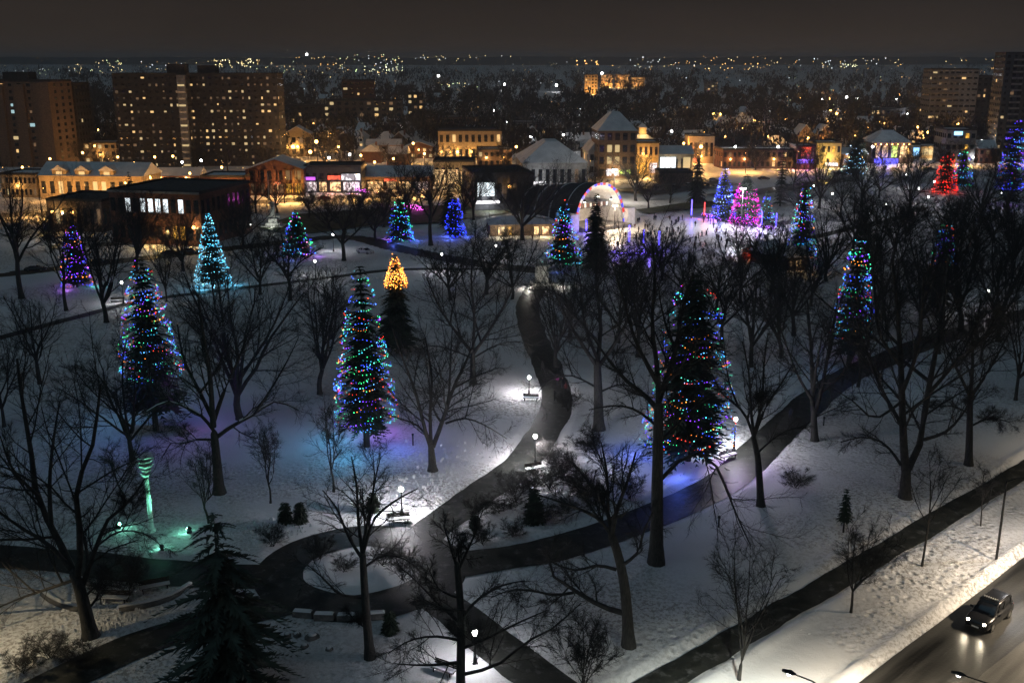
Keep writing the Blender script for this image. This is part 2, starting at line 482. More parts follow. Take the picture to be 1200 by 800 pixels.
M['street'] = pavement_material('street_asphalt', (.05, .05, .05), (.14, .135, .13), .06, .40)
lines = []
for nm, pts, hw, bank, mt in PATHS:
    lines.append((smooth_line(pts, 1.5), hw, bank))

def axis(segs):
    out = [segs[0][0]]
    for a, b, s in segs:
        n = max(1, int(round((b - a) / s))); out += list(a + (b - a) * (np.arange(1, n + 1) / n))
    return np.array(out)
gx = axis([(-6500, -900, 700), (-900, -240, 60), (-240, -110, 6), (-110, 115, .62), (115, 260, 6), (260, 900, 60), (900, 6500, 700)])
gy = axis([(-400, 0, 100), (0, 58, 6), (58, 150, .55), (150, 240, .9), (240, 420, 2.0), (420, 900, 20), (900, 3000, 150), (3000, 7000, 500)])
GX, GY = np.meshgrid(gx, gy)
fx, fy = GX.ravel(), GY.ravel()
dist = np.full(fx.shape, 99.0); bankh = np.zeros(fx.shape)
near = (np.abs(fx) < 300) & (fy > 40) & (fy < 440)
ni = np.where(near)[0]
for ln, hw, bank in lines:
    X, Y = fx[ni], fy[ni]
    lo = ln.min(0) - 8; hi = ln.max(0) + 8
    sel = np.where((X > lo[0]) & (X < hi[0]) & (Y > lo[1]) & (Y < hi[1]))[0]
    if len(sel) == 0: continue
    A = ln[:-1:3]; Bp = ln[np.minimum(np.arange(0, len(ln) - 1, 3) + 3, len(ln) - 1)]
    best = np.full(len(sel), 99.0)
    for a, b in zip(A, Bp):
        d = b - a; L2 = d @ d
        if L2 < 1e-9: continue
        t = np.clip(((X[sel] - a[0]) * d[0] + (Y[sel] - a[1]) * d[1]) / L2, 0, 1)
        best = np.minimum(best, np.hypot(X[sel] - a[0] - t * d[0], Y[sel] - a[1] - t * d[1]))
    e = best - hw
    k = ni[sel]; better = e < dist[k]
    dist[k[better]] = e[better]; bankh[k[better]] = bank
z = (vnoise(fx, fy, 26, 1) - .5) * .5 + (vnoise(fx, fy, 9, 2) - .5) * .16 + (vnoise(fx, fy, 2.1, 3) - .5) * .09
z *= near
e = np.clip(dist, -2, 50)
ridge = np.where(e < .3, 0, np.exp(-((e - 1.05) / .5) ** 2)) * (.55 + .9 * vnoise(fx, fy, 1.7, 5))
z = np.where(e < .5, -.05, z * np.clip(e / 4, 0, 1) + np.clip(e / 2.2, 0, 1) * .10 + ridge * bankh)
rr = np.hypot(fx, fy)
z += np.where(rr > 2500, np.clip((rr - 2500) / 7000, 0, 1) ** 1.3 * 40, 0)                  # the land rises gently far off
z -= np.where(rr > 12000, (rr - 12000) * .0016, 0)
V = np.stack([fx, fy, z], 1)
nx, ny = len(gx), len(gy)
idx = np.arange(nx * ny).reshape(ny, nx)
Q = np.stack([idx[:-1, :-1], idx[:-1, 1:], idx[1:, 1:], idx[1:, :-1]], -1).reshape(-1, 4)
me = mesh_np('snow_ground', V, Q)
me.polygons.foreach_set('use_smooth', [True] * len(Q))
tag(link('snow_ground', me, M['snow']), kind='structure')
def strip(name, ln, hw, zz, m, jit=.14, seed=0, kind='structure'):
    T = np.gradient(ln, axis=0); T /= np.linalg.norm(T, axis=1)[:, None] + 1e-9
    Nn = np.stack([-T[:, 1], T[:, 0]], 1)
    r1 = np.random.default_rng(seed)
    n_ = len(ln); xx = np.arange(n_)
    def rag():
        k1 = np.interp(xx / 4.5, np.arange(n_ // 4 + 3), r1.normal(0, 1, n_ // 4 + 3)); k2 = r1.normal(0, 1, n_); k2 = np.convolve(k2, [.25, .5, .25], 'same')
        return jit * (1.5 * k1 + .9 * k2)
    jl, jr = rag(), rag()
    a = ln + Nn * (hw + .12 + jl)[:, None]; b = ln - Nn * (hw + .12 + jr)[:, None]
    V = np.concatenate([np.c_[a, np.full(len(a), zz)], np.c_[b, np.full(len(b), zz)]]); n = len(ln)
    q = np.stack([np.arange(n - 1) + n, np.arange(1, n) + n, np.arange(1, n), np.arange(n - 1)], 1)
    return tag(link(name, mesh_np(name, V, q), m), kind=kind)
for i, (nm, pts, hw, bank, mt) in enumerate(PATHS):
    ln = smooth_line(pts, .7 if mt == 'path' else 2.0)
    strip(nm, ln, hw, .012 + .004 * i, M[mt], .07 if mt == 'path' else .04, i)
# paler far lane: lamp light and wet sheen put into its slush colour
M['lamplit_slush'] = pavement_material('lamplit_lane', (.055, .053, .049), (.13, .126, .115), .0, .40, math.atan2(ud[1], ud[0]))
strip('lamplit_lane', np.array([A1 + un * 9.3 + ud * s for s in range(-90, 260, 2)]), 2.9, .064, M['lamplit_slush'], .25, 77)
# lane markings on the road
M['marking'] = mat('worn_white_paint', (.55, .55, .52), (.75, .75, .72), 2, .7)
mb = MB()
for k in range(-8, 30):
    p = A1 + un * (ROAD_HW + .9) + ud * (k * 9.0 + 21.5)
    q = p + ud * 3.0; o2 = un * .07
    mb._add([(*(p - o2), .072), (*(p + o2), .072), (*(q + o2), .072), (*(q - o2), .072)], [(0, 1, 2, 3)])
tag(mb.build('lane_marking', M['marking']), kind='structure')
for k, (nm, pts, hw_) in enumerate([('car_park', px((738, 227), (790, 221), (846, 214)), 9.5), ('side_road', px((838, 231), (905, 224), (985, 212), (1040, 206)), 5.0), ('yard', px((60, 291), (125, 288), (215, 284)), 3.5)]):
    strip(nm, smooth_line(pts, 2.0), hw_, .40 + .004 * k, M['street'], .2, 90 + k)
# skating rink
rk = px((676, 306), (684, 268), (742, 256), (806, 249), (866, 258), (908, 270), (910, 300), (850, 312), (760, 316))
mb = MB(); mb._add([(*p, .19) for p in rk], [tuple(range(len(rk)))])
tag(mb.build('ice_rink', M['ice']), kind='structure')
# the bare lawn strips around the cenotaph
for nm, pts in (('verge_lawn', px((745, 247), (800, 239), (842, 236), (840, 243), (800, 247), (760, 252))), ('lawn', px((300, 268), (350, 252), (470, 243), (590, 240), (600, 250), (520, 262), (430, 266), (350, 276))),):
    mb = MB(); mb._add([(*p, .36) for p in pts], [tuple(range(len(pts)))]); tag(mb.build(nm, M['lawn']), kind='structure')

# ================================================================ TREES
def tubes(P, Rr, n):
    N, S, _ = P.shape
    T = np.gradient(P, axis=1); T /= np.linalg.norm(T, axis=2, keepdims=True) + 1e-9
    ref = np.where(np.abs(T[..., 2:3]) < .9, np.array([0, 0, 1.]), np.array([1., 0, 0]))
    U = np.cross(T, ref); U /= np.linalg.norm(U, axis=2, keepdims=True) + 1e-9
    W = np.cross(T, U)
    a = 2 * np.pi * np.arange(n) / n
    V = P[:, :, None, :] + Rr[:, :, None, None] * (U[:, :, None, :] * np.cos(a)[None, None, :, None] + W[:, :, None, :] * np.sin(a)[None, None, :, None])
    base = (np.arange(N) * S * n)[:, None, None] + (np.arange(S - 1) * n)[None, :, None]
    j = np.arange(n)[None, None, :]; j2 = (np.arange(n) + 1)[None, None, :] % n
    q = np.stack([base + j, base + j2, base + n + j2, base + n + j], -1).reshape(-1, 4)
    return V.reshape(-1, 3), q
def spawn(r, P, Rr, L, m, t0, ang, sd, lr, S, rr, up, wob, rmin, t1=1.0):
    N, K, _ = P.shape
    t = t0 + (t1 - t0) * (np.arange(m)[None, :] + r.random((N, m))) / m
    f = t * (K - 1); i = np.clip(f.astype(int), 0, K - 2); u = (f - i)[..., None]
    ii = np.arange(N)[:, None]
    p = P[ii, i] * (1 - u) + P[ii, i + 1] * u
    T = P[ii, i + 1] - P[ii, i]; T /= np.linalg.norm(T, axis=-1, keepdims=True) + 1e-9
    rad = Rr[ii, i] * (1 - u[..., 0]) + Rr[ii, i + 1] * u[..., 0]
    q = r.normal(size=T.shape); q -= (q * T).sum(-1, keepdims=True) * T; q /= np.linalg.norm(q, axis=-1, keepdims=True) + 1e-9
    a = np.radians(r.normal(ang, sd, t.shape))[..., None]
    d = np.cos(a) * T + np.sin(a) * q
    ln = lr * L[:, None] * (1 - .42 * t) * r.uniform(.6, 1.25, t.shape)
    p = p.reshape(-1, 3); d = d.reshape(-1, 3); ln = ln.ravel(); rad = np.maximum(rad.ravel() * rr, rmin)
    return grow(r, p, d, ln, rad, S, up, wob)
def grow(r, p, d, ln, rad, S, up, wob, taper=.4):
    n = len(p); out = np.zeros((n, S + 1, 3)); out[:, 0] = p
    d = d.copy()
    for s in range(S):
        d = d + np.array([0, 0, up]) + r.normal(0, wob, d.shape); d /= np.linalg.norm(d, axis=1, keepdims=True)
        out[:, s + 1] = out[:, s] + d * (ln / S)[:, None]
    Rr = rad[:, None] * (1 - (1 - taper) * np.linspace(0, 1, S + 1))[None, :]
    return out, Rr, ln
def resample(pts, K):
    pts = np.array(pts, float); s = smooth_line(pts, .6)
    d = np.r_[0, np.cumsum(np.linalg.norm(np.diff(s, axis=0), axis=1))]
    t = np.linspace(0, d[-1], K)
    return np.stack([np.interp(t, d, s[:, i]) for i in range(3)], 1), d[-1]
def finish_tree(name, loc, label, group, trunk, limbs, r, dens, snowy, up, tw=1.0, cat='tree'):
    """trunk: (P,R); limbs: list of (P,R,L) with a common point count; smaller wood grows from them."""
    o = thing(name, label, cat, loc, 0, group)
    TP, TR = trunk
    d = TP[-1] - TP[-2]; d /= np.linalg.norm(d)                 # the fork closes over in a short taper
    TP = np.concatenate([TP, (TP[-1] + d * TR[-1] * .8)[None], (TP[-1] + d * TR[-1] * 1.3)[None]]); TR = np.concatenate([TR, [TR[-1] * .6, .02]])
    V, q = tubes(TP[None], TR[None], 9)
    me = mesh_np('trunk', V, q)
    me.polygons.foreach_set('use_smooth', [True] * len(q))
    link('trunk', me, M['bark_snowy'] if snowy else M['bark'], o)
    LP = np.stack([l[0] for l in limbs]); LR = np.stack([l[1] for l in limbs]); LL = np.array([l[2] for l in limbs])
    sets = [tubes(LP, LR, 6)]
    n2, n3, n4 = dens
    P2, R2, L2 = spawn(r, LP, LR, LL, n2, .16, 42, 12, .52, 5, .42, up, .11, .022 * tw)
    P3, R3, L3 = spawn(r, P2, R2, L2, n3 + 2, .14, 40, 14, .52, 3, .5, up * .6, .14, .0130 * tw)
    sets += [tubes(P2, R2, 4), tubes(P3, R3, 3)]
    P4, R4, L4 = spawn(r, P3, R3, np.maximum(L3, 1.2), n4 + 5, .08, 36, 14, .66, 1, .6, up * .4, .10, .0095 * tw)
    P6, R6, L6 = spawn(r, P2, R2, np.maximum(L2 * .5, 1.2), n3, .1, 42, 16, .5, 1, .5, up * .4, .10, .011 * tw)
    tips = np.concatenate([P4, P6]); tr = np.concatenate([R4[:, 0], R6[:, 0]])
    P5, R5, L5 = spawn(r, LP, LR, LL * .5, max(2, n2 // 2), .25, 55, 15, .34, 3, .35, up, .2, .018 * tw)
    sets.append(tubes(P5, R5, 3))
    off = 0; VV = []; QQ = []
    for v, q in sets: VV.append(v); QQ.append(q + off); off += len(v)
    # the finest twigs are three-sided spikes
    d = tips[:, 1] - tips[:, 0]; dn = d / (np.linalg.norm(d, axis=1, keepdims=True) + 1e-9)
    ref = np.where(np.abs(dn[:, 2:3]) < .9, np.array([0, 0, 1.]), np.array([1., 0, 0])); u = np.cross(dn, ref); u /= np.linalg.norm(u, axis=1, keepdims=True); v_ = np.cross(dn, u)
    sv = np.stack([tips[:, 0] + tr[:, None] * (u * math.cos(a) + v_ * math.sin(a)) for a in (0, 2.094, 4.189)] + [tips[:, 1]], 1).reshape(-1, 3)
    k = np.arange(len(tips))[:, None] * 4 + off
    ST = np.concatenate([k + np.array([[0, 1, 3]]), k + np.array([[1, 2, 3]]), k + np.array([[2, 0, 3]])])
    VV.append(sv)
    me = mesh_np('crown', np.concatenate(VV), np.concatenate(QQ), ST)
    link('crown', me, M['twig_snowy'] if snowy else M['twig'], o)
    return o
def hero_tree(name, label, trunk_px, r0, limbs_px, seed, dens=(10, 7, 5), snowy=False, group=None, up=.06, depth=.45, tw=1.0, snow_on=()):
    """trunk and main boughs follow rows of photo pixels, laid in the upright plane through the foot; boughs then lean in depth."""
    r = np.random.default_rng(seed)
    bx, by = trunk_px[0]
    X0, Y0 = G(bx, by)
    def at(p, dy=0):
        a, dyy, dz = ray(*p); t = (Y0 + dy) / dyy
        return np.array([a * t - X0, dy, CAMH + dz * t])
    TP, TL = resample([at(p) for p in trunk_px], 9)
    TP[0, 2] = -.25
    TR = r0 * np.linspace(1, .66, 9); TR[0] *= 1.45; TR[1] *= 1.08
    limbs = []
    for L in limbs_px:
        pts = L[0]; rl = L[1] if len(L) > 1 else r0 * .42
        n = len(pts); side = r.uniform(-depth, depth); tot = TL
        P = []
        for k, p in enumerate(pts):
            q = at(p); P.append(q)
        P = np.array(P); seglen = np.linalg.norm(P[-1] - P[0])
        for k in range(1, n): P[k] = at(pts[k], side * seglen * (k / (n - 1)))
        PP, ll = resample(P, 8)
        limbs.append((PP, rl * np.linspace(1, .30, 8), ll))
    # a few extra boughs toward and away from the viewer to give the crown depth
    for k in range(max(3, len(limbs) // 2)):
        b = limbs[r.integers(len(limbs))]
        j = r.integers(1, 4); a = r.choice([-1, 1]); d = np.array([r.normal(0, .35), a * r.uniform(.5, 1), r.uniform(.4, 1.0)]); d /= np.linalg.norm(d)
        P, Rr, ll = grow(r, b[0][j][None], d[None], np.array([b[2] * r.uniform(.5, .8)]), np.array([b[1][j] * .75]), 7, .08, .10, .3)
        limbs.append((P[0], Rr[0], ll[0]))
    o = finish_tree(name, (X0, Y0, 0), label, group, (TP, TR), limbs, r, dens, snowy, up, tw)
    for k in snow_on:
        P, Rr, ll = limbs[k]; P = P[2:]; Rr = Rr[2:]; Q = P.copy(); Q[:, 2] += Rr * .62
        V, q = tubes(Q[None], (Rr * .72)[None], 6); link('snow_on_bough', mesh_np('snow_on_bough', V, q), M['roofsnow'], o)
    return o
def auto_tree(name, label, base, ytop, hw_px, seed, r0=None, fork=.28, n=6, dens=(8, 6, 4), group=None, snowy=False, ang=34, up=.07, tw=1.0, place=True):
    r = np.random.default_rng(seed)
    X0, Y0 = G(*base); Ht = hgt(base[0], base[1], ytop); sp = hw_px * mpp(*base)
    r0 = r0 or .018 * Ht + .06
    fh = fork * Ht
    TP, _ = resample([(0, 0, -.25), (r.normal(0, .12), r.normal(0, .12), fh * .5), (r.normal(0, .25), r.normal(0, .25), fh), (r.normal(0, .5), r.normal(0, .5), fh * 1.5)], 9)
    TR = r0 * np.linspace(1, .5, 9); TR[0] *= 1.4
    limbs = []
    for k in range(n):
        j = 4 + (k % 5) * .8; jj = min(int(j), 8)
        az = k * 2.4 + r.uniform(-.4, .4); a = R(r.normal(ang, 8)) * (.35 if k == n - 1 else 1)
        d = np.array([math.cos(az) * math.sin(a), math.sin(az) * math.sin(a), math.cos(a)])
        ln = (Ht - TP[jj, 2]) * r.uniform(.78, 1.0)
        P, Rr, ll = grow(r, TP[jj][None], d[None], np.array([ln]), np.array([TR[jj] * .7]), 7, up, .09, .28)
        limbs.append([P[0], Rr[0], ll[0]])
    allp = np.concatenate([l[0] for l in limbs]); ex = np.percentile(np.abs(allp[:, :2]).max(1), 92) * 1.22; ez = allp[:, 2].max() * 1.10
    for l in limbs:
        q = l[0]; w = np.linspace(0, 1, 8)[:, None]
        s = np.array([sp / ex, sp / ex, 1.0]); root = q[0]
        q2 = root + (q - root) * s
        q2[:, 2] = root[2] + (q[:, 2] - root[2]) * (Ht - root[2]) / max(.1, ez - root[2])
        l[0] = q2; l[2] = float(np.linalg.norm(np.diff(q2, axis=0), axis=1).sum())
    return finish_tree(name, (X0, Y0, 0), label, group, (TP, TR), limbs, r, dens, snowy, up, tw)
def place_copy(src, base, ytop, hw_px, srcdim, label, group, rz):
    c = copy_tree(src)
    Ht = hgt(base[0], base[1], ytop); sp = hw_px * mpp(*base)
    c.location = (*G(*base), 0); c.rotation_euler = (0, 0, rz)
    c.scale = (sp / srcdim[1], sp / srcdim[1], Ht / srcdim[0])
    return tag(c, label, None, group)
# ---- conifers
def conifer_mesh(r, Ht, Rb, zb, levels, per, shape=1.0, droop=.25, pieces=7, fill=1.3, rag=0.0):
    """whorls of drooping boughs, each a fan of ragged needle sprays"""
    V = []; T = []
    zs = zb + (Ht - zb) * (np.arange(levels) + r.random(levels) * .7) / levels
    for z0 in zs:
        fr = (z0 - zb) / (Ht - zb)
        rad = Rb * (1 - fr) ** shape * r.uniform(.82, 1.06) + .12
        n = max(4, int(per * (.35 + .65 * (1 - fr))))
        az = r.random() * 6.28 + np.arange(n) * 6.283 / n + r.normal(0, .18, n)
        for a in az:
            L = rad * r.uniform(.72 - rag, 1.12 + rag * .4)
            ca, sa = math.cos(a), math.sin(a)
            for k in range(pieces):
                t = (k + .3) / pieces
                rr_ = L * t; zz = z0 + .12 * L * (1 - t) - droop * L * t * t
                wd = L * .20 * (1.15 - t) * fill + .10
                for s in (-1, 1):
                    b = len(V) // 3
                    an = a + s * r.uniform(.25, .75) / (.6 + t)
                    tip = (ca * rr_ + math.cos(an) * wd * 1.7, sa * rr_ + math.sin(an) * wd * 1.7, zz - r.uniform(.05, .45) * wd)
                    V += [ca * rr_, sa * rr_, zz + wd * .18,
                          ca * (rr_ + wd * .8), sa * (rr_ + wd * .8), zz - droop * wd * .5 - r.uniform(0, .22) * wd, *tip]
                    i = len(V) // 3
                    T.append((i - 3, i - 2, i - 1))
    return np.array(V).reshape(-1, 3), np.array(T)
MULTI = [(1, .04, .02), (.03, .75, .20), (.03, .08, 1), (.06, .18, 1), (1, .24, .02), (.24, .04, 1), (.04, .52, .75), (.05, .12, 1), (.08, .70, .45), (.10, .40, .95)]
def bulbs_mesh(r, Ht, Rb, z0, z1, zb, shape, turns, count, pal, rb, cluster=5):
    V = []; T = []; C = []
    oc = np.array([(1, 0, 0), (-1, 0, 0), (0, 1, 0), (0, -1, 0), (0, 0, 1), (0, 0, -1)], float)
    of = np.array([(0, 2, 4), (2, 1, 4), (1, 3, 4), (3, 0, 4), (2, 0, 5), (1, 2, 5), (3, 1, 5), (0, 3, 5)])
    # the string runs round the crown in draped runs of a few bulbs of one colour
    k = 0; count = int(count * 1.6)
    while k < count:
        lev = z1 - (z1 - z0) * math.sqrt(r.random())
        lev = z0 + (round((lev - z0) / (z1 - z0) * turns) + r.normal(0, .28)) / turns * (z1 - z0); lev = min(max(lev, z0), z1)
        fr = min(1, max(0, (lev - zb) / (Ht - zb)))
        rad0 = (Rb * (1 - fr) ** shape) + .12
        a0 = r.random() * 6.283; m = min(int(r.integers(1, 3 + min(cluster, 9))), count - k) or 1
        da = rb * r.uniform(5.0, 9.0) / max(rad0, .3); tilt = r.normal(0, .16); c = pal[r.integers(len(pal))]; rs = r.uniform(.90, 1.10)
        for q in range(m):
            if r.random() < .22: c = pal[r.integers(len(pal))]
            a = a0 + da * q; u = (q / max(1, m - 1) - .5)
            zz = lev + (tilt * u * da * m - .9 * (.25 - u * u) * min(.6, da * m * .25)) * rad0 + r.normal(0, .035)
            rad = rad0 * rs * r.uniform(.97, 1.03)
            V.append(oc * rb * (.45 + .85 * r.random() ** 1.5) + [math.cos(a) * rad, math.sin(a) * rad, zz]); T.append(of + k * 6)
            C.append(np.tile(np.array([*c, 1.0]) * (.12 + .88 * r.random()), (6, 1))); k += 1
    return np.concatenate(V), np.concatenate(T), np.concatenate(C)
def colour_mesh(me, C):
    at = me.color_attributes.new('Col', 'FLOAT_COLOR', 'POINT')
    C = np.array(C, np.float32); C[:, 3] = 1
    at.data.foreach_set('color', C.ravel())
def lit_conifer(label, x, ytop, ybase, hw, lit_to, pal, seed, count=300, turns=16, shape=.75, bulb=.09, glow=None, power=40, group='light strung conifers in the park', zbf=.07, levels=38, per=17, cluster=5, lit_px=None):
    r = np.random.default_rng(seed)
    X0, Y0 = G(x, ybase); Ht = hgt(x, ybase, ytop); Rb = hw * mpp(x, ybase)
    o = thing('light_strung_conifer', label, 'conifer', (X0, Y0, 0), 0, group)
    mb = MB(); mb.tube([(0, 0, -.3), (0, 0, Ht * .5), (0, 0, Ht * .97)], [.016 * Ht + .05, .010 * Ht, .03], 8)
    mb.build('trunk', M['bark'], o)
    zb = zbf * Ht
    V, T = conifer_mesh(r, Ht, Rb, zb, levels, per, shape, rag=.26)
    link('crown', mesh_np('crown', V, None, T), M['needle'], o)
    zl = hgt(x, ybase, lit_to)
    V, T, C = bulbs_mesh(r, Ht, Rb, zl, Ht * .99, zb, shape, turns, count, pal, bulb, cluster)
    me = mesh_np('string_bulbs', V, None, T); colour_mesh(me, C)
    tag(link('string_bulbs', me, M['bulb'], o), kind='stuff')
    if glow:      # the lowest bulbs of the string light the snow under the skirt
        for k, g in enumerate(glow):
            a = 6.283 * k / len(glow) - 1.9
            rad = Rb * (1 - min(1, max(0, (zl - zb) / (Ht - zb)))) ** shape + .7
            light(o, (math.cos(a) * rad, math.sin(a) * rad, max(1.2, zl - .3)), g, power, .35, name='bulb_light')
    return o
def plain_conifer(name, label, x, ytop, ybase, hw, seed, shape=.8, zbf=.06, levels=32, per=13, m='needle', group=None, pieces=7, fill=1.3, rag=0.0):
    r = np.random.default_rng(seed)
    X0, Y0 = G(x, ybase); Ht = hgt(x, ybase, ytop); Rb = hw * mpp(x, ybase)
    o = thing(name, label, 'conifer', (X0, Y0, 0), 0, group)
    mb = MB(); mb.tube([(0, 0, -.3), (0, 0, Ht * .5), (0, 0, Ht * .97)], [.016 * Ht + .04, .010 * Ht, .02], 8)
    mb.build('trunk', M['bark'], o)
    V, T = conifer_mesh(r, Ht, Rb, zbf * Ht, levels, per, shape, pieces=pieces, fill=fill, rag=rag)
    link('crown', mesh_np('crown', V, None, T), M[m], o)
    return o
# ---------------------------------------------------------------- the bare park trees, nearest ones bough by bough
hero_tree('bare_tree', 'big leaning bare tree with a forked trunk at the lower left',
    [(107, 747), (100, 715), (93, 687), (87, 672)], .62,
    [([(87, 672), (75, 645), (62, 622), (42, 575), (36, 525), (26, 470), (20, 420)], .34), ([(90, 680), (94, 650), (92, 600), (88, 565), (104, 540), (112, 500), (118, 450)], .30),
     ([(95, 690), (104, 665), (113, 640), (128, 606), (150, 590), (170, 560)], .24), ([(87, 672), (60, 640), (20, 615), (-20, 585)], .22),
     ([(98, 700), (118, 680), (126, 668)], .14), ([(100, 716), (114, 700), (122, 674), (135, 660)], .12),
     ([(60, 615), (58, 570), (62, 520), (70, 470)], .20), ([(113, 640), (140, 622), (170, 625), (190, 640)], .10),
     ([(90, 678), (55, 690), (20, 702), (-20, 720)], .16), ([(44, 580), (15, 550), (0, 510)], .14)], 101, (9, 7, 6), up=.03)
hero_tree('bare_tree', 'bare tree with long snow-lined side boughs below the leftmost large lit conifer',
    [(257, 577), (254, 540), (251, 508)], .60,
    [([(251, 505), (235, 486), (213, 475), (195, 470), (172, 482)], .22), ([(252, 515), (225, 515), (214, 521), (202, 517), (190, 536)], .14),
     ([(254, 512), (272, 499), (298, 485), (322, 470), (350, 480)], .24), ([(250, 500), (248, 470), (246, 440), (238, 390), (232, 345)], .34),
     ([(250, 495), (262, 460), (280, 420), (296, 375)], .26), ([(249, 490), (232, 455), (215, 420), (208, 380)], .24), ([(298, 485), (320, 452), (338, 420), (350, 395)], .14)],
    102, (10, 7, 6), True, up=.05, snow_on=(0, 1, 2))
hero_tree('bare_tree', 'wide vase-shaped bare tree on the blue-lit snow right of the tallest lit conifer',
    [(507, 551), (506, 535), (505, 522)], .52,
    [([(505, 524), (493, 501), (468, 490), (448, 484)], .18), ([(504, 522), (497, 500), (487, 460), (470, 415), (460, 385)], .26),
     ([(505, 520), (504, 480), (506, 440), (498, 395)], .26), ([(507, 524), (519, 492), (531, 455), (548, 420), (560, 390)], .30),
     ([(522, 496), (545, 490), (570, 499), (594, 514)], .14), ([(512, 512), (525, 470), (528, 420), (530, 385)], .22), ([(531, 455), (560, 440), (585, 430)], .14)], 103, (9, 7, 6), up=.05)
hero_tree('bare_tree', 'slim bare tree standing in front of the oval snow island in the ring path',
    [(434, 773), (430, 730), (427, 687), (425, 650)], .40,
    [([(425, 655), (408, 628), (395, 596), (378, 574)], .15), ([(425, 650), (420, 610), (418, 570), (412, 535)], .17), ([(425, 650), (437, 610), (450, 596), (470, 582), (490, 572)], .16),
     ([(427, 700), (398, 696), (382, 680), (360, 661)], .12), ([(426, 665), (450, 650), (475, 655), (492, 668)], .11), ([(425, 640), (433, 600), (440, 560), (446, 535)], .14), ([(428, 735), (415, 726), (408, 715)], .07)],
    104, (8, 6, 5), up=.04)
hero_tree('bare_tree', 'bare tree at the bottom edge beside the lamp on the south path',
    [(539, 835), (540, 780), (540, 720), (536, 662)], .36,
    [([(540, 775), (500, 779), (462, 777)], .12), ([(540, 730), (512, 705), (488, 680), (470, 665)], .13), ([(540, 725), (562, 700), (590, 685), (615, 680)], .14),
     ([(536, 665), (528, 640), (520, 615)], .13), ([(537, 668), (550, 640), (560, 618)], .13), ([(540, 760), (575, 745), (610, 728), (640, 715)], .13),
     ([(540, 750), (510, 745), (480, 750), (455, 765)], .11), ([(541, 790), (580, 780), (604, 762), (625, 747), (650, 735), (664, 722), (681, 706)], .14), ([(538, 700), (515, 690), (500, 660)], .1)],
    105, (9, 6, 5), up=.03)
hero_tree('bare_tree', 'crooked bare tree with a long drooping left bough between the diagonal path and the sidewalk',
    [(737, 760), (735, 720), (732, 687), (725, 652), (717, 628)], .50,
    [([(731, 718), (705, 710), (682, 697), (667, 687), (650, 677), (645, 664), (640, 640)], .24), ([(672, 694), (650, 697), (625, 692), (598, 691), (575, 700)], .13),
     ([(729, 662), (742, 653), (750, 642), (753, 625), (765, 600)], .17), ([(722, 667), (700, 662), (672, 668), (640, 655)], .15),
     ([(717, 628), (712, 600), (690, 565), (670, 540)], .22), ([(717, 630), (722, 600), (735, 565), (745, 530)], .22), ([(716, 625), (698, 605), (662, 590), (632, 580)], .18), ([(712, 600), (712, 560), (705, 520)], .16),
     ([(667, 687), (655, 700), (640, 712)], .08)], 106, (9, 7, 6), up=.03)
hero_tree('bare_tree', 'tallest straight thick-trunked bare tree in front of the biggest lit conifer',
    [(769, 662), (770, 600), (771, 530), (772, 475)], .66,
    [([(771, 480), (755, 462), (735, 447), (712, 420), (695, 395)], .26), ([(772, 470), (782, 440), (792, 410), (800, 360), (812, 320)], .30), ([(772, 475), (770, 430), (764, 380), (768, 320), (764, 285)], .30),
     ([(774, 562), (790, 546), (810, 528), (835, 540), (848, 565), (862, 600), (880, 640)], .20), ([(771, 500), (745, 480), (720, 475), (690, 480)], .16), ([(771, 450), (745, 400), (730, 350), (718, 310)], .22),
     ([(771, 520), (800, 490), (825, 470), (850, 455)], .15)], 107, (9, 7, 6), up=.05)
hero_tree('bare_tree', 'bare tree casting a long shadow right of the lamp on the diagonal path',
    [(892, 595), (890, 560), (888, 535), (883, 512)], .42,
    [([(884, 514), (874, 487), (862, 474), (845, 460), (835, 440)], .18), ([(883, 512), (890, 494), (899, 474), (915, 450), (930, 425)], .20), ([(884, 514), (880, 480), (878, 440), (870, 400)], .20),
     ([(888, 530), (905, 515), (920, 505), (938, 500)], .12), ([(883, 512), (893, 470), (895, 430), (900, 390)], .18), ([(866, 478), (855, 450), (850, 420), (848, 395)], .13)], 108, (9, 7, 6), up=.05)
hero_tree('bare_tree', 'large two-stemmed bare tree standing just above the straight sidewalk',
    [(1060, 586), (1061, 568), (1062, 550)], .72,
    [([(1061, 552), (1058, 500), (1056, 430), (1052, 370), (1046, 310)], .46), ([(1063, 552), (1076, 528), (1087, 462), (1096, 415), (1106, 350), (1112, 300)], .42), ([(1056, 545), (1046, 530), (1032, 517), (1010, 512), (985, 518)], .18),
     ([(1082, 515), (1110, 505), (1130, 482), (1150, 455)], .20), ([(1058, 500), (1030, 450), (1012, 400), (1000, 360)], .26), ([(1057, 460), (1072, 420), (1080, 370), (1082, 320)], .24),
     ([(1057, 470), (1025, 490), (1000, 470), (975, 455)], .16), ([(1087, 462), (1115, 430), (1140, 390), (1150, 350)], .22), ([(1056, 430), (1030, 390), (1025, 340), (1022, 290)], .22)], 109, (10, 7, 6), up=.05)
hero_tree('bare_tree', 'bare tree with two upright stems left of the diagonal path bend',
    [(955, 518), (954, 495), (954, 480)], .50,
    [([(953, 482), (952, 450), (950, 400), (946, 350)], .32), ([(956, 482), (965, 445), (972, 405), (982, 350)], .28), ([(953, 470), (935, 440), (920, 400), (910, 370)], .2), ([(962, 460), (985, 440), (1005, 410), (1015, 385)], .18),
     ([(953, 490), (975, 480), (1000, 470)], .1)], 110, (11, 8, 5), up=.06)
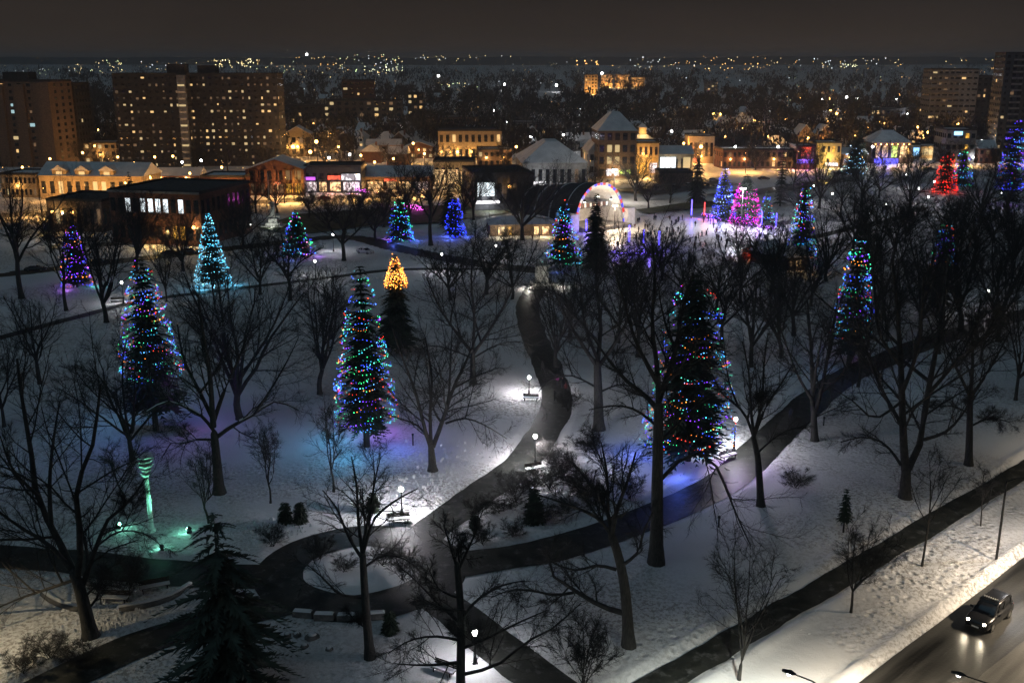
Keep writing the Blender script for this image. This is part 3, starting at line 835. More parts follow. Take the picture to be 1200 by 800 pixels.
hero_tree('bare_tree', 'bare tree right of the large two-stemmed tree, near the right edge above the sidewalk',
    [(1135, 547), (1136, 510), (1137, 462)], .46,
    [([(1137, 465), (1125, 440), (1110, 410), (1098, 380)], .2), ([(1137, 465), (1140, 420), (1138, 370)], .24), ([(1137, 465), (1155, 440), (1172, 410), (1185, 385)], .2), ([(1136, 500), (1160, 490), (1185, 495)], .13),
     ([(1136, 485), (1115, 475), (1095, 478)], .12)], 111, (11, 8, 5), up=.05)
hero_tree('bare_tree', 'thick dark-trunked bare tree right of the north path opposite the first path lamp',
    [(702, 505), (701, 460), (700, 425)], .70,
    [([(700, 430), (680, 400), (662, 370), (650, 340)], .28), ([(700, 425), (704, 380), (698, 330), (702, 285)], .34), ([(701, 430), (722, 400), (740, 365), (752, 330)], .28), ([(701, 455), (670, 440), (645, 445), (630, 460)], .16),
     ([(701, 460), (730, 450), (755, 462)], .15), ([(700, 420), (685, 380), (680, 330), (672, 300)], .24)], 112, (11, 8, 5), up=.05)
hero_tree('bare_tree', 'broad bare tree behind the wide vase-shaped one, beside the snowy clearing',
    [(555, 452), (554, 430), (554, 412)], .5,
    [([(554, 414), (535, 390), (515, 360), (500, 325)], .26), ([(554, 412), (556, 370), (552, 330), (556, 285)], .28), ([(555, 414), (575, 385), (595, 350), (610, 315)], .26), ([(554, 420), (580, 405), (605, 400), (625, 405)], .15), ([(554, 420), (530, 410), (505, 405), (485, 412)], .14)], 113, (12, 8, 5), up=.06)
AUTO = [  # label, base, top row, half width px, seed, trunk r, fork, limbs, dens, ang, tw
    ('round-crowned dense bare tree left of the snow-lined tree, before the blue glow', (155, 540), 398, 58, 120, .34, .22, 9, (10, 8, 6), 30),
    ('bare tree near the left edge below the upper footpath', (47, 450), 338, 48, 121, .32, .3, 6, (9, 7, 5), 36),
    ('tall thick-trunked bare tree rising at the left edge in front of the shops', (26, 351), 185, 46, 122, .55, .35, 6, (10, 7, 5), 30),
    ('slender bare tree between the left edge tree and the violet lit conifer', (78, 365), 238, 38, 123, .36, .35, 6, (9, 7, 5), 30),
    ('fork-trunked bare tree between the violet lit conifer and the path lamp', (125, 379), 235, 44, 124, .46, .22, 7, (10, 7, 5), 30),
    ('large fan-shaped bare tree between the two large lit conifers on the left', (282, 492), 295, 74, 125, .55, .2, 9, (9, 7, 6), 32),
    ('dark bare tree with a rounded crown left of the tallest lit conifer', (375, 463), 318, 46, 126, .40, .25, 9, (9, 7, 6), 30),
    ('bare tree standing alone on the blue-lit lawn between the two small lit conifers', (505, 288), 186, 42, 127, .55, .42, 6, (10, 7, 5), 36),
    ('bare tree beside the white parked car on the park drive', (403, 306), 228, 42, 128, .50, .35, 6, (10, 7, 5), 34),
    ('low spreading bare tree between the pavilion and the flat dark building', (612, 282), 190, 58, 129, .62, .25, 8, (11, 8, 5), 44),
    ('thin bare sapling on the snow left of the tallest lit conifer', (317, 589), 492, 24, 130, .12, .3, 6, (7, 5, 4), 22),
    ('narrow bare sapling just left of the tree by the lamp', (391, 576), 470, 17, 131, .14, .3, 6, (7, 5, 4), 16),
    ('small bare tree half lit green behind the column sculpture', (146, 590), 520, 24, 132, .12, .3, 6, (7, 5, 4), 30),
    ('small upright bare tree tinted green right of the column sculpture', (245, 612), 520, 20, 133, .14, .25, 6, (7, 5, 4), 20),
    ('bare young street tree on the verge, third up from the bottom edge', (1080, 665), 520, 30, 134, .11, .48, 5, (6, 5, 3), 26),
    ('bushy bare young street tree on the verge, second up from the bottom edge', (997, 719), 612, 34, 135, .13, .32, 7, (8, 6, 4), 34),
    ('low-forked bare young street tree on the verge at the bottom edge', (866, 797), 632, 38, 136, .16, .22, 6, (8, 6, 4), 28),
    ('thin bare sapling on the verge beside the tall street lamp pole', (1149, 618), 548, 16, 137, .09, .4, 5, (6, 4, 3), 30),
    ('many-stemmed bare bush at the bottom edge below the crooked tree', (690, 806), 730, 32, 138, .09, .06, 9, (8, 6, 4), 34),
    ('bare tree in front of the rink crowd, left of the big lit conifer top', (735, 352), 280, 36, 139, .34, .25, 8, (10, 7, 5), 34),
    ('bare tree directly above the top of the biggest lit conifer', (800, 350), 285, 36, 140, .34, .25, 8, (10, 7, 5), 34),
    ('bare tree in front of the red tent beside the rink', (868, 356), 255, 44, 141, .36, .25, 8, (10, 7, 5), 36),
    ('bare tree between the monument and the thick dark-trunked tree', (668, 395), 285, 44, 142, .36, .25, 8, (10, 7, 5), 36),
    ('bare tree between the thick dark-trunked tree and the biggest lit conifer', (748, 418), 285, 46, 143, .40, .25, 8, (10, 7, 5), 32),
    ('bare tree right of the biggest lit conifer behind the long-shadow tree', (880, 430), 300, 48, 144, .40, .25, 8, (10, 7, 5), 32),
    ('bare tree left of the right-hand tall lit conifer', (930, 395), 285, 44, 145, .40, .3, 8, (10, 7, 5), 30),
]
AO = []
for a in AUTO:
    AO.append(auto_tree('bare_tree', a[0], a[1], a[2], a[3], a[4], a[5], a[6], a[7], a[8], ang=a[9], tw=1.45 if a[4] in (120, 125, 126, 128, 139, 141, 143, 145) else 1.0))
# further trees are copies of six of those crowns
SRC = [(AO[i], (hgt(AUTO[i][1][0], AUTO[i][1][1], AUTO[i][2]), AUTO[i][3] * mpp(*AUTO[i][1]))) for i in (0, 5, 6, 19, 21, 23, 25, 8)]
FAR = [  # base, top, half width, label
    (1028, 372, 258, 42, 'bare tree right of the tall lit conifer, in the dark grove'), (1075, 400, 262, 52, 'bare tree in the dark grove straight below the half-hidden lit conifer'),
    (1125, 388, 250, 50, 'bare tree in the dark grove right of the half-hidden lit conifer'), (1170, 400, 258, 50, 'bare tree at the right edge of the dark grove above the lone lamp'),
    (1190, 470, 320, 44, 'bare tree at the right edge below the diagonal path'), (1000, 300, 215, 34, 'bare tree on the snow just behind the tall lit conifer on the right'),
    (1045, 312, 222, 38, 'bare tree left of the top of the half-hidden lit conifer'), (1140, 318, 222, 42, 'bare tree right of the top of the half-hidden lit conifer'),
    (1185, 322, 225, 40, 'bare tree at the right edge behind the dark grove'), (968, 330, 240, 36, 'bare tree below the rink path, left of the tall lit conifer'),
    (905, 345, 258, 38, 'bare tree below the wooden hut beside the rink'), (775, 330, 262, 34, 'low bare tree in front of the ice left of the red tent'),
    (600, 352, 268, 40, 'bare tree left of the stone monument'),
    (570, 345, 262, 40, 'bare tree behind the broad bare tree, right of the gold lit conifer'), (528, 352, 288, 36, 'bare tree between the gold lit conifer and the broad bare tree'),
    (340, 352, 268, 40, 'bare tree below the small lit conifer on the lawn'), (305, 345, 262, 34, 'bare tree right of the white-blue lit conifer'),
    (215, 318, 245, 32, 'bare tree left of the white-blue lit conifer in front of the brick building'), (160, 318, 222, 36, 'bare tree before the bright upper brick windows'),
    (285, 290, 225, 34, 'bare tree between the white-blue lit conifer and the cenotaph'), (440, 282, 222, 36, 'bare tree left of the first small lit conifer on the blue lawn'),
    (475, 250, 190, 26, 'bare tree in front of the bright row of shops'), (555, 258, 196, 26, 'bare tree behind the blue lit conifer'),
    (300, 250, 205, 22, 'bare tree left of the pillared brick shop building'), (1065, 250, 178, 26, 'bare tree left of the red lit conifer'),
    (1148, 262, 186, 30, 'bare tree right of the red lit conifer'), (960, 245, 178, 24, 'bare tree behind the multicoloured conifer right of the rink'),
    (1010, 240, 175, 26, 'bare tree in front of the blue-lit shop on the right'), (930, 225, 168, 20, 'bare tree in front of the red neon shop'),
    (760, 245, 205, 20, 'small bare tree right of the bandshell arch'), (785, 238, 200, 18, 'small bare tree on the snowy lot behind the rink'),
    (840, 372, 285, 36, 'bare tree above the biggest lit conifer, below the red tent'),
    (820, 420, 300, 40, 'bare tree hidden behind the biggest lit conifer'), (1005, 455, 330, 34, 'bare tree at the foot of the tall lit conifer on the right'),
    (100, 330, 235, 34, 'bare tree behind the violet lit conifer'), (5, 500, 385, 40, 'bare tree cut off by the left edge below the upper footpath'), (195, 355, 262, 26, 'bare tree behind the top of the leftmost large lit conifer'),
    (1180, 252, 180, 26, 'bare tree left behind the tall conifer at the right edge'),
]
for k, (x, y, yt, hw, lb) in enumerate(FAR):
    s, dim = SRC[k % len(SRC)]
    place_copy(s, (x, y), yt, hw, dim, lb, None, k * 1.37)

er = random.Random(5)
bush = AO[18]; bdim = (hgt(690, 806, 730), 32 * mpp(690, 806))
BUSH = sorted([(585, 602), (606, 588), (648, 575), (664, 603), (640, 613), (694, 592), (563, 640), (604, 632), (372, 655), (402, 672), (452, 664), (474, 680), (112, 694), (152, 702), (160, 682), (62, 772), (32, 790), (92, 782), (664, 482), (690, 530), (560, 610), (660, 560), (320, 640), (735, 585), (930, 575), (620, 575), (672, 575), (640, 545)])
for k, (x, y) in enumerate(BUSH):
    place_copy(bush, (x, y), y - er.uniform(18, 32), er.uniform(12, 22), bdim, 'low leafless shrub, %s from the left among those along the near paths' % nth(k), 'leafless shrubs along the near paths', k * 1.3)
BACK = [(x + er.uniform(-8, 8), 190 + (x % 70) * .12 + er.uniform(-4, 6)) for x in range(20, 1200, 36)]
for k, (x, y) in enumerate(BACK):
    s, dim = SRC[(k * 3) % len(SRC)]
    place_copy(s, (x, y), y - er.uniform(20, 34), er.uniform(12, 18), dim, 'street tree behind the shop fronts, %s from the left in that row' % nth(k), 'street trees behind the shops', k * 2.1)
MIDT = sorted([(385, 268), (418, 262), (362, 256), (450, 266), (545, 252), (590, 246), (505, 246), (268, 276), (245, 268), (325, 250), (20, 300), (60, 296), (620, 258), (480, 262), (985, 255), (1060, 285), (1110, 280), (1165, 285), (745, 236), (690, 250), (1030, 232), (1190, 300), (940, 262)])
GROVE = sorted([(652, 430), (725, 402), (845, 410), (915, 420), (950, 360), (1040, 400), (1100, 415), (1150, 425), (1165, 375), (1020, 330), (1120, 330)])
for k, (x, y) in enumerate(GROVE):
    s, dim = SRC[(k * 3 + 1) % len(SRC)]
    place_copy(s, (x, y), y - er.uniform(85, 120), er.uniform(32, 46), dim, 'bare tree of the dense dark grove, %s from the left within it' % nth(k), 'trees of the dark grove', k * 2.9)
for k, (x, y) in enumerate(MIDT):
    s, dim = SRC[(k * 5 + 2) % len(SRC)]
    place_copy(s, (x, y), y - er.uniform(40, 60), er.uniform(20, 30), dim, 'low dark bare tree, %s from the left among those dotted over the park behind' % nth(k), 'low dark trees at the back of the park', k * 1.7)
# ---------------------------------------------------------------- conifers strung with lights
BL = (.10, .18, 1); CY = (.10, .55, 1); VI = (.45, .15, 1); GR = (.1, 1, .5); RE = (1, .12, .08)
VIOLET = [(.03, .04, 1), (.28, .03, 1), (.08, .06, 1), (1, .20, .02), (.03, .25, .9), (.30, .03, 1)]
ICY = [(.10, .50, .75), (.06, .42, .70), (.25, .60, .80)]
BLUEG = [(.02, .30, .80), (.02, .75, .25), (.03, .05, 1), (.12, .50, .65), (.16, .02, .9)]
BLUES = [(.02, .03, 1), (.03, .05, 1), (.03, .16, .95), (.02, .03, 1)]
GOLD = [(1, .32, .04), (1, .40, .08), (1, .26, .02)]
MAG = [(.85, .01, .50), (.45, .01, .75), (.9, .02, .38)]
BW = [(.02, .04, 1), (.04, .08, 1), (.30, .45, .9), (.02, .04, 1)]
lit_conifer('tallest multicoloured lit conifer with bare trunk over a blue glow on the snow', 430, 308, 524, 37, 492, MULTI, 1, 731, 24, .62, .058, [CY, BL, VI, CY], 330, zbf=.12, levels=40)
lit_conifer('large multicoloured lit conifer on the left, beside the snow-lined bare tree', 183, 298, 505, 40, 438, MULTI, 2, 612, 20, .62, .058, [BL, VI, BL, CY], 260, zbf=.14, levels=40)
lit_conifer('biggest wide lit conifer in the middle, behind the tallest thick-trunked tree', 806, 322, 541, 52, 518, MULTI, 3, 731, 22, .42, .058, [BL, VI, CY, BL], 330, zbf=.08, levels=46, per=17)
lit_conifer('icy white-blue lit conifer in front of the brick building', 250, 247, 336, 20, 332, ICY, 4, 420, 22, .85, .10, [(.15, .65, 1), (.15, .65, 1), (.3, .8, 1)], 160, cluster=30)
lit_conifer('violet and blue lit conifer on the far left by the bright lamp', 91, 257, 338, 17, 332, VIOLET, 5, 240, 16, .62, .11, [VI, (.1, 1, .7), VI], 90)
lit_conifer('small multicoloured lit conifer beside the cenotaph', 349, 245, 302, 20, 298, BLUEG + [(1, .2, .4)], 6, 190, 12, .85, .12, [BL, VI, BL], 110)
lit_conifer('small green-white lit conifer on the blue lawn, left of the lone bare tree', 469, 232, 283, 16, 281, BLUEG, 7, 170, 10, .6, .12, [BL, BL, VI], 150)
lit_conifer('small narrow blue lit conifer on the lawn, right of the lone bare tree', 533, 228, 279, 12, 276, BLUES, 8, 180, 12, .5, .13, [BL, BL, BL], 190)
lit_conifer('dark conifer with gold lights only around its top', 466, 297, 415, 32, 334, GOLD, 9, 260, 7, .85, .10, None, 0, zbf=.1, levels=40, cluster=40)
lit_conifer('multicoloured lit conifer in front of the left foot of the bandshell arch', 660, 234, 314, 22, 308, MULTI + BLUEG, 10, 260, 16, .75, .11, [BL, VI], 60)
lit_conifer('tall blue and white lit conifer beyond the rink, left of the magenta one', 847, 190, 260, 14, 256, BW, 11, 260, 16, .75, .13, [BL, BL, VI], 150)
lit_conifer('round-topped magenta lit conifer beyond the rink', 873, 204, 263, 17, 258, MAG, 12, 330, 15, .42, .13, [(1, .1, .8), (.8, .1, 1), (1, .1, .8)], 150, cluster=20)
lit_conifer('slim multicoloured lit conifer right of the rink beside the wooden hut', 938, 212, 306, 18, 300, MULTI + BLUEG, 13, 330, 18, .72, .12, [BL, VI], 70)
lit_conifer('tall lit conifer on the right, in front of the dark grove', 995, 268, 428, 25, 392, MULTI + BLUEG, 14, 330, 20, .6, .095, [BL, VI], 60, zbf=.1, levels=38)
lit_conifer('lit conifer half hidden in the dark grove on the right', 1098, 248, 372, 17, 312, BLUEG + MULTI, 15, 190, 12, .55, .10, None, 0, zbf=.1)
lit_conifer('very tall blue lit conifer at the right edge in front of the tower', 1180, 140, 243, 15, 220, BLUES + BLUEG + VIOLET, 16, 300, 16, .35, .14, [BL, VI], 140)
lit_conifer('red lit conifer at the far right beside the blue-green one', 1107, 178, 226, 13, 224, [(1, .015, .01), (.8, .03, .01), (.9, .015, .01)], 17, 300, 13, .4, .14, [RE, RE, RE], 130, cluster=20)
lit_conifer('blue-green lit conifer right behind the red one', 1126, 176, 219, 12, 216, BLUEG, 18, 150, 10, .5, .15, None, 0)
lit_conifer('little sparsely lit conifer between the magenta one and the multicoloured one', 897, 222, 265, 10, 262, BLUEG + VIOLET, 19, 80, 8, .8, .13, [VI], 50)
lit_conifer('bushy white-blue lit conifer in front of the far right shops', 1000, 170, 206, 15, 202, [(.5, .75, 1), (.2, .5, 1), (.3, .9, .9)], 20, 140, 8, .45, .16, None, 0)
lit_conifer('small lit conifer shaped like a white cone inside the bandshell front', 678, 226, 262, 6, 261, [(1, 1, 1), (.9, .95, 1)], 21, 260, 14, .95, .12, [(.9, .95, 1)], 60, cluster=99)
# unlit evergreens
plain_conifer('spruce_tree', 'dark unlit spruce in front of the bandshell, right of the multicoloured conifer', 697, 226, 320, 22, 31, .6, levels=40, per=16)
plain_conifer('pine_tree', 'big dark open-layered pine at the bottom left over the path junction', 268, 598, 822, 100, 32, .52, .05, 24, 11, 'needle_grey', pieces=14, fill=.8, rag=.38)
plain_conifer('spruce_tree', 'dark broad evergreen behind the rink, left of the first blue tube light', 816, 186, 240, 14, 33, .35, levels=30)
plain_conifer('spruce_tree', 'narrow dark evergreen right of the magenta lit conifer, in front of the neon shops', 914, 170, 242, 10, 34, .5, levels=30)
plain_conifer('spruce_tree', 'dark pointed evergreen behind the lower edge of the brick building roof', 156, 200, 262, 14, 35, .7)
plain_conifer('spruce_tree', 'dark evergreen behind the narrow blue lit conifer', 527, 210, 268, 15, 36, .6)
plain_conifer('spruce_tree', 'dark evergreen in front of the far right house roofs', 1005, 140, 196, 13, 37, .6)
plain_conifer('spruce_tree', 'tiny evergreen sapling standing alone on the snow between the trees and the sidewalk', 988, 572, 626, 10, 38, .8, .3, 14, 8)
for k, (x, yt, yb, lb) in enumerate([(335, 588, 613, 'left of the pair of small clipped yews by the snowy bed'), (352, 588, 612, 'right of the pair of small clipped yews by the snowy bed'), (437, 577, 600, 'small clipped yew left of the lamp by the ring path'),
        (457, 716, 743, 'small clipped yew below the ring path near the slim tree'), (556, 604, 620, 'tiny yew at the corner of the diagonal path'), (626, 572, 612, 'dark yew bush below the lamp on the north path')]):
    plain_conifer('yew_shrub', lb if 'yew' in lb[:18] else lb, x, yt, yb, (yb - yt) * .36, 40 + k, .35, .02, 14, 14, pieces=4, fill=1.8, group='yew shrubs')

# ---------------------------------------------------------------- lamps
def lamp_post(label, x, ytop, ybase, power=260, col=(.98, .95, 1), r=.24, warm=False, group='globe lamps in the park'):
    X, Y = G(x, ybase); h = max(2.6, hgt(x, ybase, ytop))
    o = thing('lamp_post', label, 'lamp', (X, Y, 0), 0, group)
    mb = MB(); mb.lathe([(.24, -.3), (.24, .25), (.17, .30), (.14, .75), (.09, .85)], 10); mb.build('base', M['metal_dark'], o, smooth=False)
    mb = MB(); mb.lathe([(.075, .80), (.06, h - .5), (.10, h - .45), (.12, h - .27)], 8); mb.build('post', M['metal_dark'], o)
    g = MB(); g.ball((0, 0, h), r, 12, 8, 1.12); gl = g.build('globe', M['globe_warm' if warm else 'globe'], o, smooth=True)
    mb = MB(); mb.lathe([(.11, h + r * 1.08), (.13, h + r * 1.2), (.03, h + r * 1.55)], 8); mb.build('finial', M['metal_dark'], o)
    light(o, (0, 0, h), col, power * (15 if ybase > 420 else 4.5), r * 1.3)
    return o
LAMPS = [('globe lamp beside the bench by the ring path', 471, 573, 604, 430), ('globe lamp on the north path, farther one with a bench below it', 620, 442, 463, 280), ('globe lamp on the near bend of the north path', 627, 511, 546, 620),
    ('globe lamp beside the diagonal path left of the long-shadow tree', 860, 491, 528, 420), ('globe lamp at the bottom edge on the south path', 557, 741, 780, 110), ('globe lamp with a bench and bin on the upper footpath at left', 145, 331, 356, 330),
    ('globe lamp below the small lit conifer on the lawn', 370, 306, 326, 240), ('globe lamp left of the white parked car', 391, 275, 295, 240), ('globe lamp below the lone bare tree on the lawn', 518, 298, 318, 240), ('globe lamp right of the narrow blue lit conifer', 581, 288, 308, 200),
    ('globe lamp right of the multicoloured conifer by the rink', 952, 218, 237, 420), ('small globe lamp second right of the rink conifer', 974, 227, 246, 180), ('globe lamp left of the dark grove, upper of two', 1037, 239, 258, 240),
    ('globe lamp left of the dark grove, lower of two', 1017, 250, 269, 240), ('globe lamp at the top of the curving east path', 1060, 205, 222, 240), ('globe lamp on the curving east path below the red conifer', 1075, 221, 240, 300),
    ('globe lamp nearest to the red lit conifer', 1093, 213, 232, 240), ('globe lamp at the end of the rink path', 1086, 231, 250, 240), ('globe lamp below the very tall conifer at the right edge', 1172, 226, 246, 240),
    ('lone globe lamp beside the diagonal path at the right edge', 1155, 341, 366, 420), ('bright lamp beside the violet lit conifer', 77, 250, 285, 380)]
for l in LAMPS: lamp_post(*l)
def flood_post(label, x, ytop, ybase, power, col, warm=False):
    X, Y = G(x, ybase); h = hgt(x, ybase, ytop)
    o = thing('floodlight_post', label, 'floodlight', (X, Y, 0))
    MB().tube([(0, 0, -.3), (0, 0, h + .1)], [.16, .10], 8).build('post', M['metal_grey'], o)
    mb = MB(); mb.box(-.8, .8, .02, .12, h - .06, h + .06); mb.build('crossarm', M['metal_grey'], o)
    for s in (-.55, .55):
        mb = MB(); mb.box(s - .26, s + .26, -.22, .02, h - .2, h + .2); hd = mb.build('floodlight_head', M['metal_dark'], o)
        mb = MB(); mb.box(s - .22, s + .22, -.26, -.222, h - .16, h + .16); mb.build('lens', M['globe_warm' if warm else 'globe'], hd)
    light(o, (0, -1.0, h - .1), col, power * 5, .5)
    return o
flood_post('bright white floodlight shining over the rink in front of the magenta conifer', 868, 221, 268, 4200, (.92, .88, 1))
flood_post('warm floodlight at the right foot of the bandshell arch', 720, 241, 270, 1500, (1, .74, .45), True)
flood_post('floodlight on the slope behind the right foot of the bandshell', 719, 199, 238, 1300, (1, .9, .75))
def street_lamp(label, X, Y, h, arm, col, power, warm=False, group='street lamps'):
    o = thing('street_lamp', label, 'street lamp', (X, Y, 0), 0, group)
    ax, ay = arm
    L = math.hypot(ax, ay); ux, uy = ax / L, ay / L
    mb = MB(); mb.tube([(0, 0, -.3), (0, 0, .4), (0, 0, h * .6), (0, 0, h)], [.19, .13, .11, .08], 8); mb.build('pole', M['metal_dark'], o)
    mb = MB(); mb.tube([(0, 0, h - .15), (ax * .35, ay * .35, h + .22), (ax, ay, h + .3)], [.06, .05, .045], 6); mb.build('arm', M['metal_dark'], o)
    mb = MB(); mb.tube([(ax - ux * .15, ay - uy * .15, h + .32), (ax + ux * .2, ay + uy * .2, h + .33), (ax + ux * .75, ay + uy * .75, h + .30)], [.07, .17, .10], 8); hd = mb.build('lamp_head', M['metal_dark'], o)
    mb = MB(); mb.ball((ax + ux * .3, ay + uy * .3, h + .17), .14, 8, 6, .6); mb.build('lens', M['globe_warm' if warm else 'globe'], hd)
    sp = light(o, (ax + ux * .3, ay + uy * .3, h - .05), col, power * 13.0, .10, 'SPOT'); sp.data.spot_size = R(152); sp.data.spot_blend = .7
    return o
# lamps of the road in the lower right corner: their light throws the pole and tree shadows over the verge
WARMW = (1, .80, .56)
rp = A1 - un * 1.0
street_lamp('tall street lamp pole on the snowy verge at the right edge', *G(1167, 659), 8.3, (2.6, .3), (.95, .95, 1.0), 110)
p = A1 + un * (ROAD_HW * 2 + 1.2)
for k, (s, pw) in enumerate([(24.0, 2100), (62.0, 2500)]):
    q = p + ud * s
    street_lamp(['street lamp on the far kerb of the road, right of the car', 'street lamp on the far kerb of the road beyond the right edge'][k], q[0], q[1], 11.0, tuple(-un * 3.2), WARMW, pw, group='street lamps along the road')
# two lamps of which only the head and arm reach into the picture at the bottom edge
for k, (x, y, ax, ay, col, pw) in enumerate([(1113, 786, -2.0, 1.3, WARMW, 2300), (918, 785, -1.6, 1.1, (.95, 1, .88), 1500)]):
    hx, hy = G(x, y, 8.0)
    street_lamp(['street lamp reaching over the road at the bottom edge', 'street lamp reaching over the verge at the bottom edge'][k], hx - ax * 1.35, hy - ay * 1.35, 7.7, (ax, ay), col, pw, group='street lamps along the road')
q = np.array(G(-35, 770))
street_lamp('street lamp just outside the left edge below the leaning tree', q[0], q[1], 7.5, (1.8, .3), (1, .80, .48), 110)
# ---------------------------------------------------------------- column sculpture with green floodlights
X, Y = G(178, 622); h = hgt(178, 622, 536)
o = thing('column_sculpture', 'white column sculpture topped by ragged tiers, lit mint green', 'sculpture', (X, Y, 0))
mb = MB(); mb.lathe([(.42, -.2), (.42, .35), (.34, .42), (.25, .5), (.23, h * .4), (.19, h * .72), (.22, h * .74)], 12); mb.build('column', M['white_wall'], o)
r = np.random.default_rng(5)
for k in range(5):
    zz = h * (.75 + .06 * k); rd = .62 + .13 * k + r.uniform(-.08, .08)
    mb = MB(); n = 14; rim = []; 
    for j in range(n):
        a = 6.283 * j / n; q = rd * (1 if j % 2 else .62) * r.uniform(.85, 1.1)
        rim.append((q * math.cos(a), q * math.sin(a), zz + .10 + .22 * (q / rd) + r.uniform(-.05, .05)))
    mb.hexa([(.18 * math.cos(6.283 * j / n), .18 * math.sin(6.283 * j / n), zz - .16) for j in range(n)], rim)
    mb.build('leaf_tier', M['white_wall'], o)
M['mint'] = (.30, 1, .72)
for k, (x, y, lb) in enumerate([(139, 620, 'green floodlight on the snow left of the column sculpture'), (190, 646, 'green floodlight on the snow in front of the column sculpture'), (222, 624, 'green floodlight on the snow right of the column sculpture')]):
    fx_, fy_ = G(x, y); v = Vector((X - fx_, Y - fy_, 0)).normalized()
    g = thing('ground_floodlight', lb, 'floodlight', (fx_, fy_, .0), 0, 'green ground floodlights')
    mb = MB(); mb.box(-.22, .22, -.14, .14, -.05, .22); mb.build('bracket', M['metal_dark'], g)
    c = Vector((0, 0, .42)); 
    mb = MB(); mb.tube([c - v * .22, c + v * .14 + Vector((0, 0, .12))], [.15, .24], 10); hd = mb.build('housing', M['metal_dark'], g)
    mb = MB(); mb.tube([c + v * .145 + Vector((0, 0, .125)), c + v * .18 + Vector((0, 0, .15))], [.22, .22], 10); mb.build('lens', M['flood_green'], hd)
    sp = light(g, tuple(c + v * .3 + Vector((0, 0, .2))), (.22, 1, .62), 1600, .15, 'SPOT', 'green_beam'); sp.data.spot_size = R(58); sp.data.spot_blend = .7
    sp.rotation_euler = (v * 3.2 + Vector((0, 0, 3.6))).to_track_quat('-Z', 'Y').to_euler()
    light(g, tuple(c + v * .5 + Vector((0, 0, .35))), (.22, 1, .66), 45, .2)
# ---------------------------------------------------------------- monuments
X, Y = G(635, 335)
o = thing('stone_monument', 'pale stone pedestal monument with a gabled cap at the head of the north path', 'monument', (X, Y, 0), R(12))
mb = MB(); mb.box(-3, 3, -3, 3, -.2, .5); mb.box(-2.2, 2.2, -2.2, 2.2, .5, 1.0); mb.build('steps', M['stone'], o)
mb = MB(); mb.box(-1.15, 1.15, -1.15, 1.15, 1.0, 4.2); mb.box(-1.4, 1.4, -1.4, 1.4, 4.2, 4.55); mb.build('pedestal', M['stone'], o)
mb = MB()
for sx in (-.8, .8):
    for sy in (-.8, .8): mb.box(sx - .14, sx + .14, sy - .14, sy + .14, 4.55, 5.9)
mb.build('cap_posts', M['stone'], o)
mb = MB(); mb.hexa([(-1.15, -1.15, 5.9), (1.15, -1.15, 5.9), (1.15, 1.15, 5.9), (-1.15, 1.15, 5.9)], [(-.15, -.15, 7.1), (.15, -.15, 7.1), (.15, .15, 7.1), (-.15, .15, 7.1)]); mb.build('gabled_cap', M['roofsnow'], o)
for k, (dx, dy) in enumerate([(-3.6, -3.2), (3.6, -3.2)]):
    mb = MB(); mb.box(dx - .15, dx + .15, dy - .1, dy + .1, -.1, .3); u = mb.build('uplight', M['metal_dark'], o)
    mb = MB(); mb.box(dx - .11, dx + .11, dy - .06, dy + .06, .302, .34); mb.build('lens', M['globe'], u)
    light(o, (dx, dy, .75), (1, .93, .82), 380, .25)
X, Y = G(321, 266)
o = thing('cenotaph', 'white cenotaph column on a stepped base on the dark lawn', 'monument', (X, Y, 0))
mb = MB(); mb.box(-3.2, 3.2, -2.6, 2.6, -.2, .6); mb.box(-2.0, 2.0, -1.7, 1.7, .6, 1.3); mb.box(-1.25, 1.25, -1.1, 1.1, 1.3, 2.5); mb.build('base', M['stone'], o)
mb = MB(); mb.hexa([(-.65, -.5, 2.5), (.65, -.5, 2.5), (.65, .5, 2.5), (-.65, .5, 2.5)], [(-.45, -.35, 7.2), (.45, -.35, 7.2), (.45, .35, 7.2), (-.45, .35, 7.2)]); mb.build('column', M['stone'], o)
mb = MB(); mb.box(-1.9, -.75, -.3, .3, 2.5, 3.2); mb.box(.75, 1.9, -.3, .3, 2.5, 3.2); mb.build('side_block', M['stone'], o)
mb = MB(); mb.box(-.3, .3, -3.4, -3.1, 0, .35); u = mb.build('uplight', M['metal_dark'], o)
mb = MB(); mb.box(-.2, .2, -3.33, -3.17, .352, .38); mb.build('lens', M['globe'], u)
light(o, (0, -4.2, 1.2), (.95, 1, .9), 330, .3)
X, Y = G(317, 262)
o = thing('flagpole', 'tall thin pale flagpole beside the cenotaph', 'flagpole', (X, Y, 0)); hh = hgt(317, 262, 203)
mb = MB(); mb.tube([(0, 0, -.2), (0, 0, hh)], [.12, .05], 8); mb.build('pole', M['white_wall'], o)
mb = MB(); mb.ball((0, 0, hh + .12), .16, 8, 6); mb.build('finial', M['chrome'], o)
